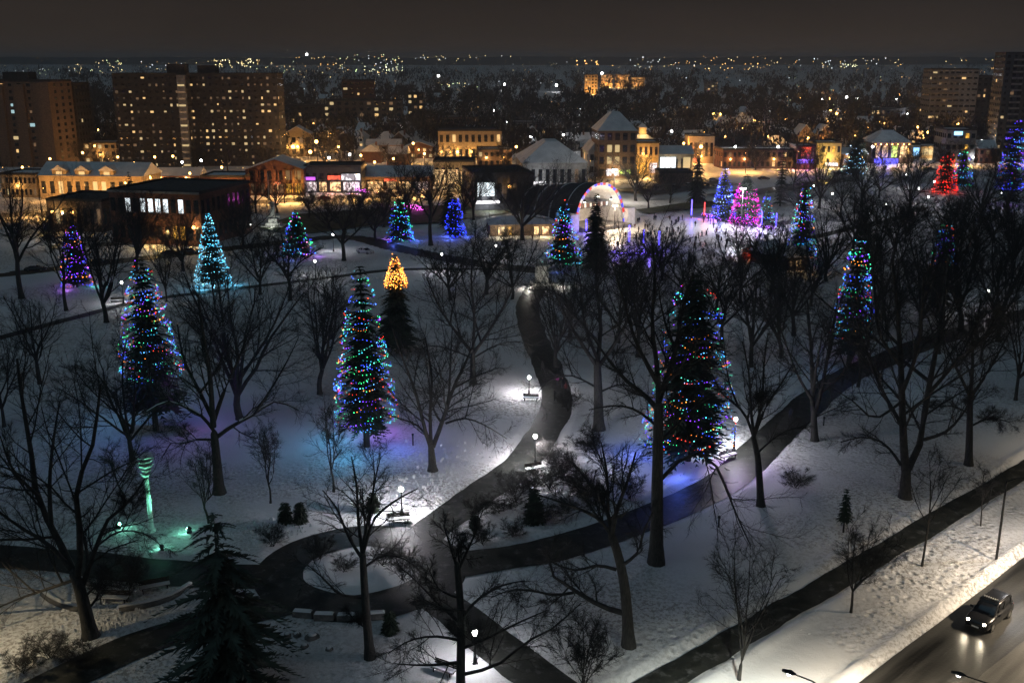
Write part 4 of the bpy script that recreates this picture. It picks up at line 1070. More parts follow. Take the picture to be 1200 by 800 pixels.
# ---------------------------------------------------------------- benches, bins, posts, boulders
def bench(label, x, y, rz, L=2.0):
    X, Y = G(x, y)
    o = thing('park_bench', label, 'bench', (X, Y, .08), rz, 'park benches')
    for k in range(4): MB().box(-L / 2, L / 2, -.34 + k * .15, -.34 + k * .15 + .12, .42, .47).build('seat_slat', M['wood_dark'], o)
    for k in range(3): MB().box(-L / 2, L / 2, .27 + k * .02, .30 + k * .02, .56 + k * .15, .68 + k * .15).build('back_slat', M['wood_dark'], o)
    for s in (-1, 1):
        mb = MB(); xx = s * (L / 2 - .25); mb.box(xx - .04, xx + .04, -.33, -.25, -.15, .415); mb.box(xx - .04, xx + .04, .2, .26, -.15, 1.0); mb.box(xx - .04, xx + .04, -.249, .199, .35, .415); mb.build('leg', M['metal_dark'], o)
    mb = MB(); mb.box(-L / 2 + .03, L / 2 - .03, -.33, .22, .475, .58); mb.build('snow_cover', M['roofsnow'], o)
    return o
bench('snowy bench under the lamp by the ring path', 467, 613, R(10), 2.4); bench('bench under the far lamp on the north path', 622, 470, R(-5), 2.2); bench('bench beside the near lamp on the north path', 626, 553, R(25), 2.2)
bench('bench beside the lamp on the diagonal path', 853, 538, R(35), 2.4); bench('left of the two benches in the curved bed at lower left', 134, 706, R(-4), 2.6); bench('right of the two benches in the curved bed at lower left', 182, 692, R(24), 2.6)
bench('bench by the lamp on the upper footpath at left', 138, 355, R(8), 2.6); bench('bench at the bottom edge below the south path lamp', 520, 790, R(-30), 2.0)
def bin_(label, x, y):
    X, Y = G(x, y); o = thing('litter_bin', label, 'bin', (X, Y, 0))
    MB().lathe([(.30, -.1), (.33, .9)], 12).build('body', M['metal_dark'], o); MB().lathe([(.36, .9), (.34, 1.0), (.20, 1.12)], 12).build('lid', M['metal_dark'], o)
bin_('litter bin beside the bench on the upper footpath', 154, 352)
def post(label, x, y, h=1.5):
    X, Y = G(x, y); o = thing('marker_post', label, 'post', (X, Y, 0))
    MB().tube([(0, 0, -.2), (0, 0, h - .25)], .09, 8).build('stem', M['metal_dark'], o); MB().lathe([(.13, h - .25), (.16, h - .05), (.05, h)], 8).build('head', M['metal_dark'], o)
post('dark post on the blue-lit snow left of the vase-shaped tree', 484, 522, 1.6); post('slim marker post casting a shadow below the diagonal path', 842, 620, 1.5); post('small dark post left of the two-stemmed tree by the path', 965, 500, 1.4)
def boulder(label, x, y, s, seed):
    X, Y = G(x, y); r = np.random.default_rng(seed)
    o = thing('boulder', label, 'rock', (X, Y, 0), r.uniform(0, 6), 'boulders by the ring path')
    mb = MB(); n, m = 10, 6
    for i in range(m + 1):
        for j in range(n):
            a = 6.283 * j / n; b = math.pi * i / m; q = s * r.uniform(.82, 1.12)
            mb.v.append((q * 1.2 * math.sin(b) * math.cos(a), q * math.sin(b) * math.sin(a), .25 * s - q * .75 * math.cos(b)))
    for i in range(m):
        for j in range(n): mb.f.append((i * n + j, i * n + (j + 1) % n, (i + 1) * n + (j + 1) % n, (i + 1) * n + j)); mb.mi.append(0)
    st = mb.build('stone', M['stone_dark'], o, smooth=True)
    mb = MB(); mb.lathe([(s * .72, s * .78), (s * .5, s * .98), (s * .15, s * 1.10)], 9); mb.build('snow_cap', M['roofsnow'], o, smooth=True)
for k, (x, y, s, lb) in enumerate([(337, 745, .34, 'leftmost of the boulders below the ring path'), (348, 745, .36, 'boulder second from the left below the ring path'), (366, 748, .52, 'largest boulder below the ring path'), (357, 758, .32, 'boulder just below the largest one'),
        (386, 762, .32, 'rightmost of the boulders below the ring path'), (336, 753, .28, 'small boulder by the pine tips')]): boulder(lb, x, y, s, 60 + k)
def block(label, x, y, L, rz, hh=.55, d=.6):
    X, Y = G(x, y); o = thing('stone_block', label, 'stone seat', (X, Y, 0), rz, 'stone seats around the ring path')
    MB().box(-L / 2, L / 2, -d / 2, d / 2, -.2, hh).build('block', M['stone_dark'], o); MB().hexa([(-L / 2 + .05, -d / 2 + .05, hh), (L / 2 - .05, -d / 2 + .05, hh), (L / 2 - .05, d / 2 - .05, hh), (-L / 2 + .05, d / 2 - .05, hh)], [(-L / 2 + .15, -d / 2 + .15, hh + .13), (L / 2 - .15, -d / 2 + .15, hh + .13), (L / 2 - .15, d / 2 - .15, hh + .13), (-L / 2 + .15, d / 2 - .15, hh + .13)]).build('snow_cover', M['roofsnow'], o)
for k, (x, y, rz, lb) in enumerate([(355, 722, -8, 'first stone seat from the left along the foot of the ring path'), (380, 725, -3, 'second stone seat from the left along the foot of the ring path'), (407, 726, 2, 'third stone seat from the left along the foot of the ring path'), (440, 724, 8, 'rightmost stone seat along the foot of the ring path')]):
    block(lb, x, y, 1.7, R(rz))
# low curved wall of the flower bed at lower left
def curved_wall(label, pts, hh=.45):
    ln = smooth_line(px(*pts), .8); c = ln.mean(0); ln = ln - c
    T = np.gradient(ln, axis=0); T /= np.linalg.norm(T, axis=1)[:, None]; Nn = np.stack([-T[:, 1], T[:, 0]], 1)
    o = thing('low_curved_wall', label, 'low wall', (c[0], c[1], 0), 0, 'low curved walls of the bed')
    for nm, hwid, z0, z1, m in (('wall', .22, -.2, hh, M['stone_dark']), ('snow_cover', .19, hh + .002, hh + .14, M['roofsnow'])):
        a = ln + Nn * hwid; b = ln - Nn * hwid; n = len(ln)
        V = np.concatenate([np.c_[a, np.full(n, z0)], np.c_[b, np.full(n, z0)], np.c_[b * 1.0, np.full(n, z1)], np.c_[a, np.full(n, z1)]])
        i = np.arange(n - 1); q = np.concatenate([np.stack([i + k * n, i + 1 + k * n, i + 1 + ((k + 1) % 4) * n, i + ((k + 1) % 4) * n], 1) for k in range(4)] + [np.array([[0, n, 2 * n, 3 * n], [4 * n - 1, 3 * n - 1, 2 * n - 1, n - 1]])])
        link(nm, mesh_np(nm, V, q), m, o)
curved_wall('low curved snow-capped wall left of the leaning tree', [(50, 696), (60, 704), (75, 711), (92, 715)]); curved_wall('low curved snow-capped wall right of the leaning tree', [(140, 716), (170, 711), (200, 702), (224, 688)])
def on_path(x, y):
    for ln, hw, bank in lines:
        if np.min(np.hypot(ln[:, 0] - x, ln[:, 1] - y)) < hw + .7: return True
    return False
# footprint trails: kicked-up rims of snow beside each print, too many small ones to be told apart
def trail(pts, w=.5):
    ln = smooth_line(px(*pts), .75); V = []; Fq = []; out = []
    for k, p in enumerate(ln):
        s = (k % 2) * 2 - 1
        out.append((p[0] + s * .16 + random.gauss(0, w * .25), p[1] + random.gauss(0, .12)))
    return out
fp = trail([(958, 488), (1000, 503), (1060, 530), (1112, 560)], .3) + trail([(1020, 548), (1060, 558), (1100, 572)], .3) + trail([(300, 640), (330, 610), (400, 560)], .4) + trail([(620, 760), (680, 720), (740, 690), (800, 650)], .5) + trail([(60, 740), (150, 735), (230, 700)], .5) + trail([(928, 735), (950, 745), (970, 757), (985, 775), (1003, 793)], .4) + trail([(1035, 713), (1050, 720), (1065, 728), (1085, 738)], .7) + trail([(1115, 672), (1135, 676), (1158, 686)], .2) + trail([(1035, 712), (1060, 692), (1085, 680), (1110, 668)], .3)
for k in range(420):
    u = random.random(); x = random.gauss(765, 30); y = random.gauss(715, 26); fp.append(G(x, y))
for k in range(420): fp.append(G(random.gauss(170, 45), random.gauss(735, 14) ))
for k in range(300): fp.append(G(random.gauss(600, 90), random.gauss(640, 16) ))
for k in range(500): fp.append(G(random.gauss(540, 70), random.gauss(560, 22) ))
for k in range(400): fp.append(G(random.uniform(640, 1000), random.gauss(580, 18) ))
for k in range(260): fp.append(G(random.gauss(325, 18), random.gauss(627, 8)))
mb = MB()
for (x, y) in fp:
    if on_path(x, y): continue
    a = random.uniform(0, 6.28); L = random.uniform(.12, .24); wd = random.uniform(.08, .15); hh = random.uniform(.06, .16); c, s = math.cos(a), math.sin(a)
    def q(u, v, zz): return (x + u * c - v * s, y + u * s + v * c, zz)
    mb._add([q(-L, -wd, -.1), q(L, -wd, -.1), q(L, wd, -.1), q(-L, wd, -.1), q(-L * .4, 0, .16 + hh * .4), q(L * .5, 0, .16 + hh * .5)], [(0, 1, 5, 4), (1, 2, 5), (2, 3, 4, 5), (3, 0, 4)])
tag(mb.build('kicked_up_snow', M['roofsnow']), 'lumps of kicked-up snow along footprint trails', 'snow', kind='stuff')
# ================================================================ BUILDINGS
def add_roof(o, kind, W, D, Hh, rise, over=.5, m='roofsnow', y0=0.0):
    x0, x1, ya, yb = -W / 2 - over, W / 2 + over, y0 - over, y0 + D + over
    mb = MB()
    if kind == 'flat':
        t = .35
        mb.box(x0 + over, x1 - over, ya + over, yb - over, Hh + .003, Hh + t * .6)
        rf = mb.build('roof', M[m], o)
        p = MB(); e = .3
        p.box(-W / 2 - .06, W / 2 + .06, ya + over - .06, ya + over + e, Hh + .002, Hh + .75); p.box(-W / 2 - .06, W / 2 + .06, yb - over - e, yb - over + .06, Hh + .002, Hh + .75)
        p.box(-W / 2 - .06, -W / 2 + e, ya + over + e + .002, yb - over - e - .002, Hh + .002, Hh + .745); p.box(W / 2 - e, W / 2 + .06, ya + over + e + .002, yb - over - e - .002, Hh + .002, Hh + .745)
        p.build('parapet', M['concrete_dark'], o)
        return rf
    if kind == 'gable':       # ridge along the front
        ym = (ya + yb) / 2
        bot = [(x0, ya, Hh), (x1, ya, Hh), (x1, yb, Hh), (x0, yb, Hh)]; top = [(x0, ym - .1, Hh + rise), (x1, ym - .1, Hh + rise), (x1, ym + .1, Hh + rise), (x0, ym + .1, Hh + rise)]
    elif kind == 'gablefront':
        bot = [(x0, ya, Hh), (x1, ya, Hh), (x1, yb, Hh), (x0, yb, Hh)]; top = [(-.1, ya, Hh + rise), (.1, ya, Hh + rise), (.1, yb, Hh + rise), (-.1, yb, Hh + rise)]
    else:                      # hip
        k = min(W, D) * .42; ym = (ya + yb) / 2
        bot = [(x0, ya, Hh), (x1, ya, Hh), (x1, yb, Hh), (x0, yb, Hh)]; top = [(x0 + k, ya + k, Hh + rise), (x1 - k, ya + k, Hh + rise), (x1 - k, yb - k, Hh + rise), (x0 + k, yb - k, Hh + rise)]
    mb.hexa([(a, b, c + .01) for a, b, c in bot], top)
    rf = mb.build('roof', M[m], o)
    if kind == 'gablefront':   # the wall triangle under the gable, just proud of the roof end
        g = MB(); g._add([(-W / 2, ya - .02, Hh + .02), (W / 2, ya - .02, Hh + .02), (0, ya - .02, Hh + rise * .94), (-W / 2, ya - .12, Hh + .02), (W / 2, ya - .12, Hh + .02), (0, ya - .12, Hh + rise * .94)], [(3, 4, 5), (0, 2, 1), (0, 1, 4, 3), (1, 2, 5, 4), (2, 0, 3, 5)])
        g.build('gable_wall', o.get('_w') and M[o['_w']] or M['brick_brown'], o)
    return rf
def bld(name, label, x0, x1, yb, yt, dep, wall, floors, cols, lit=.2, yaw=0., roof='flat', rise=3., wcol=('lit_warm', 'lit_yellow', 'lit_dim'), wf=(.5, .5), seed=0, cat='building', group=None, side=True, chimney=False, z0w=0.0, roofm='roofsnow', dark='glass_dark', rows=None):
    xm = (x0 + x1) / 2
    X, Y = G(xm, yb); W = (x1 - x0) * mpp(xm, yb); Hh = hgt(xm, yb, yt)
    if roof in ('gable', 'gablefront', 'hip'): Hh = max(2.5, Hh - rise)
    o = thing(name, label, cat, (X, Y, 0), R(yaw), group)
    r = random.Random(seed * 77 + 5)
    MB().box(-W / 2, W / 2, 0, dep, -.5, Hh).build('wall', M[wall], o)
    o['_w'] = wall
    rf = add_roof(o, roof, W, dep, Hh, rise, .4 if roof != 'flat' else .0, roofm)
    del o['_w']
    if chimney:
        MB().box(W * .22, W * .22 + .7, dep * .4, dep * .4 + .7, Hh + rise * .2, Hh + rise + 1.0).build('chimney', M['brick'], rf)
    if floors and cols:
        fh = (Hh - z0w) / floors; cw = W / cols
        ww, wh = cw * wf[0], fh * wf[1]
        cache = {}
        def win(face):
            if face not in cache:
                a = ww / 2; b = wh / 2
                me = bpy.data.meshes.new('window')
                if face == 'f': mm = MB().box(-a, a, -.06, .04, -b, b)
                else: mm = MB().box(-.04, .06, -a, a, -b, b)
                me.from_pydata(mm.v, [], mm.f); me.update(); me.materials.append(M['glass_dark']); cache[face] = me
            return cache[face]
        n = 0
        for i in range(floors):
            for j in range(cols):
                l = lit(i, j) if callable(lit) else (r.random() < lit)
                mname = (r.choice(wcol) if l is True else l) if l else dark
                if n >= 300: break
                n += 1
                w_ = link('window', win('f'), None, o, (-W / 2 + (j + .5) * cw, 0, z0w + (i + .52) * fh))
                w_.material_slots[0].link = 'OBJECT'; w_.material_slots[0].material = M[mname]
                if floors > 8: w_.scale = (r.choice([.6, .8, 1, 1.25]), 1, r.choice([.8, 1, 1]))
        if side and abs(X) > 25:
            sgn = -1 if X > 0 else 1; k = max(1, int(dep / max(cw, 2.5)))
            for i in range(floors):
                for j in range(k):
                    if n >= 300: break
                    n += 1
                    l = (not callable(lit)) and r.random() < lit * .5
                    w_ = link('window', win('s'), None, o, (sgn * W / 2 + (0.0 if sgn > 0 else -.02), (j + .5) * dep / k, z0w + (i + .52) * fh))
                    w_.material_slots[0].link = 'OBJECT'; w_.material_slots[0].material = M[r.choice(wcol) if l else dark]
    o['W'] = W; o['Hh'] = Hh
    return o
def sign(o, u0, u1, z0, z1, m, y=-.45):
    W, Hh = o['W'], o['Hh']
    MB().box(-W / 2 + u0 * W, -W / 2 + u1 * W, y, y + .25, z0 * Hh, z1 * Hh).build('sign_box', M[m], o)
def shopfront(o, spec, zb=.06, zt=.42, y=-.10):
    W, Hh = o['W'], o['Hh']
    for u0, u1, m in spec:
        MB().box(-W / 2 + u0 * W, -W / 2 + u1 * W, y, y + .06, zb * Hh, zt * Hh).build('shop_window', M[m], o)
        nb = max(1, int((u1 - u0) * W / 2.2))
        for k in range(nb + 1):
            xx = -W / 2 + (u0 + (u1 - u0) * k / nb) * W
            MB().box(xx - .09, xx + .09, y - .08, y - .002, zb * Hh, zt * Hh).build('mullion', M['metal_dark'], o)
def spill(o, u, z, col, power, y=-3.0):
    W, Hh = o['W'], o['Hh']
    light(o, (-W / 2 + u * W, y, z), col, power * 1.8, .5, name='spill_light')  # unseen point light added in front for window and street spill
def wall_lamp(o, u, z, m='globe_warm', col=(1, .55, .18), power=300, r=.35):
    W, Hh = o['W'], o['Hh']; c = (-W / 2 + u * W, -.7, z)
    MB().tube([(c[0], 0, z + .5), (c[0], -.5, z + .6), (c[0], -.7, z + r)], .06, 6).build('lamp_bracket', M['metal_dark'], o)
    b = MB().ball(c, r, 8, 6).build('lamp_globe', M[m], o)
    light(o, c, col, power * 1.8, r * 1.35)
def clean():
    for o in bpy.data.objects:
        for k in ('W', 'Hh', '_w'):
            if k in o.keys(): del o[k]
OR = (1, .48, .13); YE = (1, .66, .28)
# --- towers
def litB1(i, j): return {(11, 0): 'lit_yellow', (12, 3): 'lit_warm', (11, 1): 0, (9, 4): 'lit_cold', (8, 4): 'lit_cold', (8, 0): 'lit_warm', (7, 0): 'lit_white', (4, 1): 'lit_cold', (4, 2): 'lit_violet', (3, 2): 'lit_violet', (4, 0): 'lit_violet', (4, 3): 'lit_violet', (3, 1): 'lit_white', (2, 0): 'lit_white', (2, 1): 'lit_white', (4, 4): 'lit_yellow', (2, 4): 'lit_warm', (10, 5): 'lit_dim', (6, 6): 'lit_cold', (3, 6): 'lit_dim', (8, 6): 'lit_dim', (9, 1): 'lit_dim'}.get((i, j), 0)
o = bld('apartment_tower', 'brown apartment tower with pale vertical bays at the left edge', -28, 74, 196, 96, 16, 'brick_brown', 13, 9, litB1, -8, seed=1, wf=(.42, .5))
W, Hh = o['W'], o['Hh']
for u in (.02, .30, .56, .80):
    MB().box(-W / 2 + u * W, -W / 2 + (u + .12) * W, -1.3, -.002, -.4, Hh - 1).build('bay', M['brick_brown'], o)
for u in (.86,): MB().box(-W / 2 + u * W, W / 2 - .002, -2.2, -.002, -.4, Hh).build('stair_tower', M['brick_brown'], o)
MB().box(-6, 6, 5, 11, Hh + .8, Hh + 4).build('penthouse', M['concrete_dark'], o)
bld('apartment_tower', 'dark tower wing just right of the brown apartment tower', 75, 97, 192, 99, 14, 'concrete_dark', 12, 4, .07, -4, seed=2)
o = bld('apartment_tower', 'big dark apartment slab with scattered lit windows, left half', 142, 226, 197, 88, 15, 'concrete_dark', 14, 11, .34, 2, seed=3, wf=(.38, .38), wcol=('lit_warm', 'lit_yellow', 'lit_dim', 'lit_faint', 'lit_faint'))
W, Hh = o['W'], o['Hh']
MB().box(W * .38, W * .49, -1.4, -.002, -.4, Hh).build('stair_tower', M['concrete'], o)
for k in range(13):
    MB().box(W * .39, W * .48, -1.5, -1.41, Hh * (k + .35) / 14, Hh * (k + .62) / 14).build('stair_window', M['lit_dim' if k % 3 else 'lit_yellow'], o)
MB().box(W * .22, W * .46, 3, 10, Hh + .78, Hh + 4.5).build('penthouse', M['concrete_dark'], o)
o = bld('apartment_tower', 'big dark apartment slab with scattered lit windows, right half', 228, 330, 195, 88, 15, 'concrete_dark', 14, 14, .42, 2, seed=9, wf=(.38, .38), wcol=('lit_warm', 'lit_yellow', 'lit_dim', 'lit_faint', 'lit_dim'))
W, Hh = o['W'], o['Hh']; MB().box(-W * .40, -W * .2, 3, 10, Hh + .78, Hh + 4.0).build('penthouse', M['concrete_dark'], o)
bld('apartment_block', 'brown mid-rise block with a taller rear part, right of the big dark slab', 403, 440, 150, 95, 18, 'brick', 9, 5, .08, 5, seed=5)
bld('apartment_block', 'lower pale block with warm lit windows, in front of the brown mid-rise', 386, 472, 152, 118, 14, 'brick_brown', 5, 10, .22, 3, seed=6)
bld('apartment_block', 'narrow dark block with one bright lit column, right of the pale block', 478, 497, 148, 110, 12, 'concrete_dark', 6, 3, .35, 0, seed=7)
for o in [x for x in bpy.data.objects if x.get('label', '').startswith('big dark apartment slab')]:
    W, Hh = o['W'], o['Hh']; n = 11 if 'left' in o['label'] else 14; me = None
    for i in range(13):
        for j in range(1, n - 1, 3):
            if me is None:
                me = bpy.data.meshes.new('balcony'); q = MB().box(-1.5, 1.5, -1.3, -.08, 0, .18); q.box(-1.5, 1.5, -1.3, -1.2, .18, 1.05); me.from_pydata(q.v, [], q.f); me.update(); me.materials.append(M['concrete_dark'])
            link('balcony', me, None, o, (-W / 2 + (j + .5) * W / n, 0, Hh * (i + 1.1) / 14))
o = bld('apartment_tower', 'grey slab tower with rows of balconies on the right', 1086, 1138, 160, 82, 20, 'concrete', 12, 8, .10, -6, seed=8, wf=(.7, .35))
W, Hh = o['W'], o['Hh']
for k in range(11):
    MB().box(-W / 2, W / 2 * .2, -1.1, -.07, Hh * (k + .98) / 12, Hh * (k + 1.06) / 12).build('balcony', M['concrete'], o)
bld('apartment_tower', 'darker tower wing right of the grey slab tower', 1139, 1163, 160, 90, 20, 'concrete_dark', 11, 4, .10, -6, seed=10)
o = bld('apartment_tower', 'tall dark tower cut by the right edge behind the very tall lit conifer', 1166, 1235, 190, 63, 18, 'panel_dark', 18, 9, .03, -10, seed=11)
W, Hh = o['W'], o['Hh']
for k in range(17):
    MB().box(-W * .36, -W * .20, -1.2, -.07, Hh * (k + .9) / 18, Hh * (k + 1.15) / 18).build('balcony', M['concrete'], o); MB().box(W * .02, W * .2, -1.2, -.07, Hh * (k + .9) / 18, Hh * (k + 1.15) / 18).build('balcony', M['concrete'], o)
for k, (x0, x1, yt, yb) in enumerate([(685, 700, 88, 111), (704, 717, 88, 103), (721, 737, 88, 103), (740, 755, 91, 103)]):
    o = bld('apartment_block', '%s of the row of amber-lit blocks near the horizon' % ['tallest, leftmost', 'second from the left', 'third from the left', 'dim rightmost'][k], x0, x1, yb, yt, 20, 'brick_yellow', 6, 4, .5, 0, seed=20 + k, wcol=('lit_dim', 'lit_dim', 'lit_warm'))
    for s in (.2, .8): spill(o, s, 3, OR, [9000, 7000, 7000, 2500][k], -11)
bld('office_block', 'pale narrow tower far off above the treetops right of centre', 828, 841, 117, 96, 20, 'concrete', 6, 3, .12, 0, seed=30)
# --- mid town, left
o = bld('brick_building', 'long red-brick building with bright upper windows left of the icy conifer', 126, 244, 288, 226, 26, 'brick', 2, 12, lambda i, j: 'lit_white' if i == 1 and j in (2, 4, 5, 6, 7, 9) else (i == 0 and j in (8, 9)) and 'shop_gold' or 0, -14, 'flat', seed=40, wf=(.62, .50), roofm='roof_dark')
wall_lamp(o, .93, 5.2, 'globe_warm', (1, .62, .22), 900, .42); spill(o, .55, 3.0, (1, .62, .2), 700)
MB().box(-o['W'] / 2 - .1, o['W'] / 2 + .1, -.5, -.08, o['Hh'] - .1, o['Hh'] + .45).build('cornice', M['concrete'], o)
o = bld('flat_building', 'low dark flat-roofed building at left with three amber wall lamps', 55, 125, 272, 236, 18, 'brick_brown', 1, 8, .1, -10, 'flat', seed=41, roofm='roof_dark')
for u in (.12, .30, .48): wall_lamp(o, u, 5.5, 'globe_warm', (1, .62, .16), 420, .4)
o = bld('pitched_row', 'long low building with a row of dormer gables and amber-lit front at left', 45, 172, 235, 192, 14, 'brick_yellow', 1, 12, .45, -6, 'gable', 4.0, seed=42, wcol=('lit_warm', 'lit_yellow'))
for u in (.2, .42, .66):
    W, Hh = o['W'], o['Hh']; c = -W / 2 + u * W
    d = MB().hexa([(c - 2.4, .2, Hh + .1), (c + 2.4, .2, Hh + .1), (c + 2.4, 6, Hh + .1), (c - 2.4, 6, Hh + .1)], [(c - 2.4, .2, Hh + 1.7), (c + 2.4, .2, Hh + 1.7), (c + 2.4, 6, Hh + 1.7), (c - 2.4, 6, Hh + 1.7)]).build('dormer', M['brick_yellow'], o)
    MB().hexa([(c - 2.8, -.1, Hh + 1.72), (c + 2.8, -.1, Hh + 1.72), (c + 2.8, 6, Hh + 1.72), (c - 2.8, 6, Hh + 1.72)], [(c - .1, -.1, Hh + 3.4), (c + .1, -.1, Hh + 3.4), (c + .1, 6, Hh + 3.4), (c - .1, 6, Hh + 3.4)]).build('dormer_roof', M['roofsnow'], d)
    MB().box(c - 1, c + 1, .10, .198, Hh + .4, Hh + 1.4).build('dormer_window', M['lit_warm'], d)
for u in (.1, .35, .6, .85): spill(o, u, 4.5, OR, 900, -5)
o = bld('pillared_shop', 'brick restaurant building with tall pillars, low pediment and a red sign', 292, 356, 229, 186, 16, 'brick', 2, 9, lambda i, j: ('shop_gold' if j >= 6 else ('shop_warm' if j == 4 else 'lit_dim')) if i == 0 else ('lit_dim' if j > 5 else 0), 2, 'gablefront', 3.5, seed=43, wf=(.78, .7))
W, Hh = o['W'], o['Hh']
for k in range(7):
    MB().box(-W / 2 + W * k / 6 - .45, -W / 2 + W * k / 6 + .45, -1.2, -.13, 0, Hh - .02).build('pillar', M['brick'], o)
sign(o, .47, .60, .42, .52, 'sign_red', -1.4); spill(o, .5, 4, (1, .45, .15), 1000, -4); spill(o, .9, 4, (1, .6, .12), 900, -3)
o = bld('shop_row', 'shops with white and red lit signs right of the pillared restaurant', 357, 424, 226, 196, 14, 'panel_dark', 1, 8, 0, 0, 'flat', seed=44, roofm='roof_dark')
shopfront(o, [(.02, .22, 'shop_white'), (.26, .40, 'shop_warm'), (.45, .64, 'shop_warm'), (.68, .97, 'shop_white')]); sign(o, .42, .64, .52, .68, 'sign_red'); sign(o, .66, .98, .50, .74, 'sign_white'); sign(o, .03, .2, .5, .62, 'sign_violet')
spill(o, .1, 2, (1, .85, .9), 250); spill(o, .5, 2, (1, .4, .3), 300); spill(o, .85, 2, (1, .9, 1), 500)
o = bld('shop_row', 'long low shop row with warm lit windows behind the bare trees in the centre', 427, 506, 222, 196, 14, 'brick_brown', 1, 8, 0, 0, 'gable', 3.5, seed=45)
shopfront(o, [(.05, .28, 'shop_warm'), (.33, .47, 'shop_warm'), (.52, .70, 'shop_warm'), (.76, .95, 'shop_white')], .06, .62); sign(o, .3, .48, .66, .85, 'sign_red')
for u in (.15, .5, .85): spill(o, u, 2, OR, 700)
o = bld('shop_row', 'bright cream-lit shop row right of centre, left of the flat dark building', 508, 556, 219, 190, 14, 'brick_yellow', 1, 6, 0, 0, 'flat', seed=46, roofm='roof_dark')
shopfront(o, [(.03, .3, 'shop_warm'), (.34, .62, 'shop_warm'), (.66, .97, 'shop_warm')], .06, .7)
for u in (.2, .7): spill(o, u, 2, YE, 600)
o = bld('corner_shop', 'shop with amber-lit canopy windows left of the pillared restaurant', 236, 288, 232, 208, 14, 'brick', 1, 7, 0, -3, 'flat', seed=47)
shopfront(o, [(.05, .3, 'shop_warm'), (.36, .6, 'shop_white'), (.66, .95, 'shop_white')], .06, .55); sign(o, .1, .5, .62, .82, 'sign_red'); wall_lamp(o, .4, 4.8, power=900); spill(o, .7, 3, OR, 1300)
o = bld('yellow_building', 'amber floodlit rectangular building behind the shop rows', 514, 588, 188, 154, 22, 'brick_yellow', 2, 10, .2, 4, 'flat', seed=48, wcol=('lit_warm',), roofm='roof_dark')
for u in (.05, .18, .3, .52, .70, .92): wall_lamp(o, u, 4.0, power=1500, r=.5)
o = bld('gabled_house', 'amber floodlit gabled house right of the big dark slab', 333, 366, 184, 148, 12, 'brick_yellow', 2, 4, .1, 6, 'gablefront', 4, seed=49); wall_lamp(o, .5, 5.0, power=1600, r=.5); wall_lamp(o, .1, 5.0, power=900, r=.4)
# --- mid town, centre: arena-like hall, flat block, pavilion
o = bld('hall', 'large grey hall with a big snowy pitched roof behind the bandshell', 612, 688, 232, 168, 30, 'concrete', 1, 9, lambda i, j: 'lit_dim' if j in (7,) else 0, 4, 'hip', 6.5, seed=50, wf=(.5, .6))
sign(o, .15, .36, .22, .48, 'sign_white', -.5); MB().box(-o['W'] * .33, -o['W'] * .12, -.6, -.2, .3, 1.6).build('lit_entrance', M['sign_white'], o); spill(o, .25, 3, (.9, .95, 1), 1600, -5)
o = bld('flat_building', 'dark flat-roofed modern building with a white-lit glass corner', 556, 626, 247, 205, 24, 'panel_dark', 1, 6, 0, 12, 'flat', seed=51, roofm='roof_dark')
shopfront(o, [(.04, .34, 'lit_white')], .42, .80); MB().box(-o['W'] / 2, -o['W'] * .1, -2.2, -.12, o['Hh'] * .24, o['Hh'] * .3).build('canopy', M['sign_white'], o)
wall_lamp(o, .58, 7.5, 'globe_warm', OR, 1300, .5); spill(o, .2, 3, (.95, .95, 1), 900, -4)
o = bld('pavilion', 'low pavilion with snowy roof and two warm lit openings on the park lawn', 574, 652, 277, 256, 10, 'brick_brown', 0, 0, 0, 6, 'hip', 1.6, seed=52)
shopfront(o, [(.12, .22, 'shop_warm'), (.25, .33, 'shop_gold'), (.66, .74, 'shop_warm'), (.78, .90, 'shop_warm')], .15, .8); spill(o, .2, 1.8, (1, .85, .55), 500, -2.5); spill(o, .8, 1.8, (1, .75, .4), 300, -2.5)
o = bld('church_hall', 'tall old building with a snowy hipped roof and rows of yellow windows in the centre', 700, 745, 209, 132, 18, 'brick_brown', 4, 5, lambda i, j: 'lit_yellow' if (j in (1, 2) and i in (1, 2)) else ('shop_white' if i == 0 and j in (1, 2) else 0), 4, 'hip', 7, seed=53, wf=(.6, .6))
sign(o, .22, .42, .10, .18, 'sign_white'); sign(o, .55, .85, .09, .18, 'sign_green'); spill(o, .5, 3, YE, 1600)
o = bld('gabled_house', 'pale gabled house wing left of the tall old building', 689, 706, 206, 166, 14, 'white_wall', 2, 2, .3, 6, 'gablefront', 4, seed=54)
o = bld('flat_shop', 'amber-lit two-storey shop right of the tall old building', 741, 771, 205, 168, 14, 'brick_yellow', 2, 5, .25, 0, 'flat', seed=55)
shopfront(o, [(.1, .5, 'shop_gold'), (.66, .96, 'shop_white')], .06, .38); wall_lamp(o, .4, 8.5, power=2200, r=.6); spill(o, .5, 3, (1, .5, .1), 2600, -5)
o = bld('cupola_house', 'dark-roofed building with a small lit cupola behind the amber shop', 735, 772, 196, 158, 14, 'brick', 2, 5, .1, 0, 'hip', 3.5, seed=56)
MB().box(-1.6, 1.6, 5, 8, o['Hh'] + 2.6, o['Hh'] + 6.2).build('cupola', M['brick_yellow'], o); MB().hexa([(-2, 4.6, o['Hh'] + 6.2), (2, 4.6, o['Hh'] + 6.2), (2, 8.4, o['Hh'] + 6.2), (-2, 8.4, o['Hh'] + 6.2)], [(-.1, 6.4, o['Hh'] + 8.2), (.1, 6.4, o['Hh'] + 8.2), (.1, 6.6, o['Hh'] + 8.2), (-.1, 6.6, o['Hh'] + 8.2)]).build('cupola_roof', M['roofsnow'], o); light(o, (0, 3, o['Hh'] + 4.5), (1, .6, .2), 700, .4)
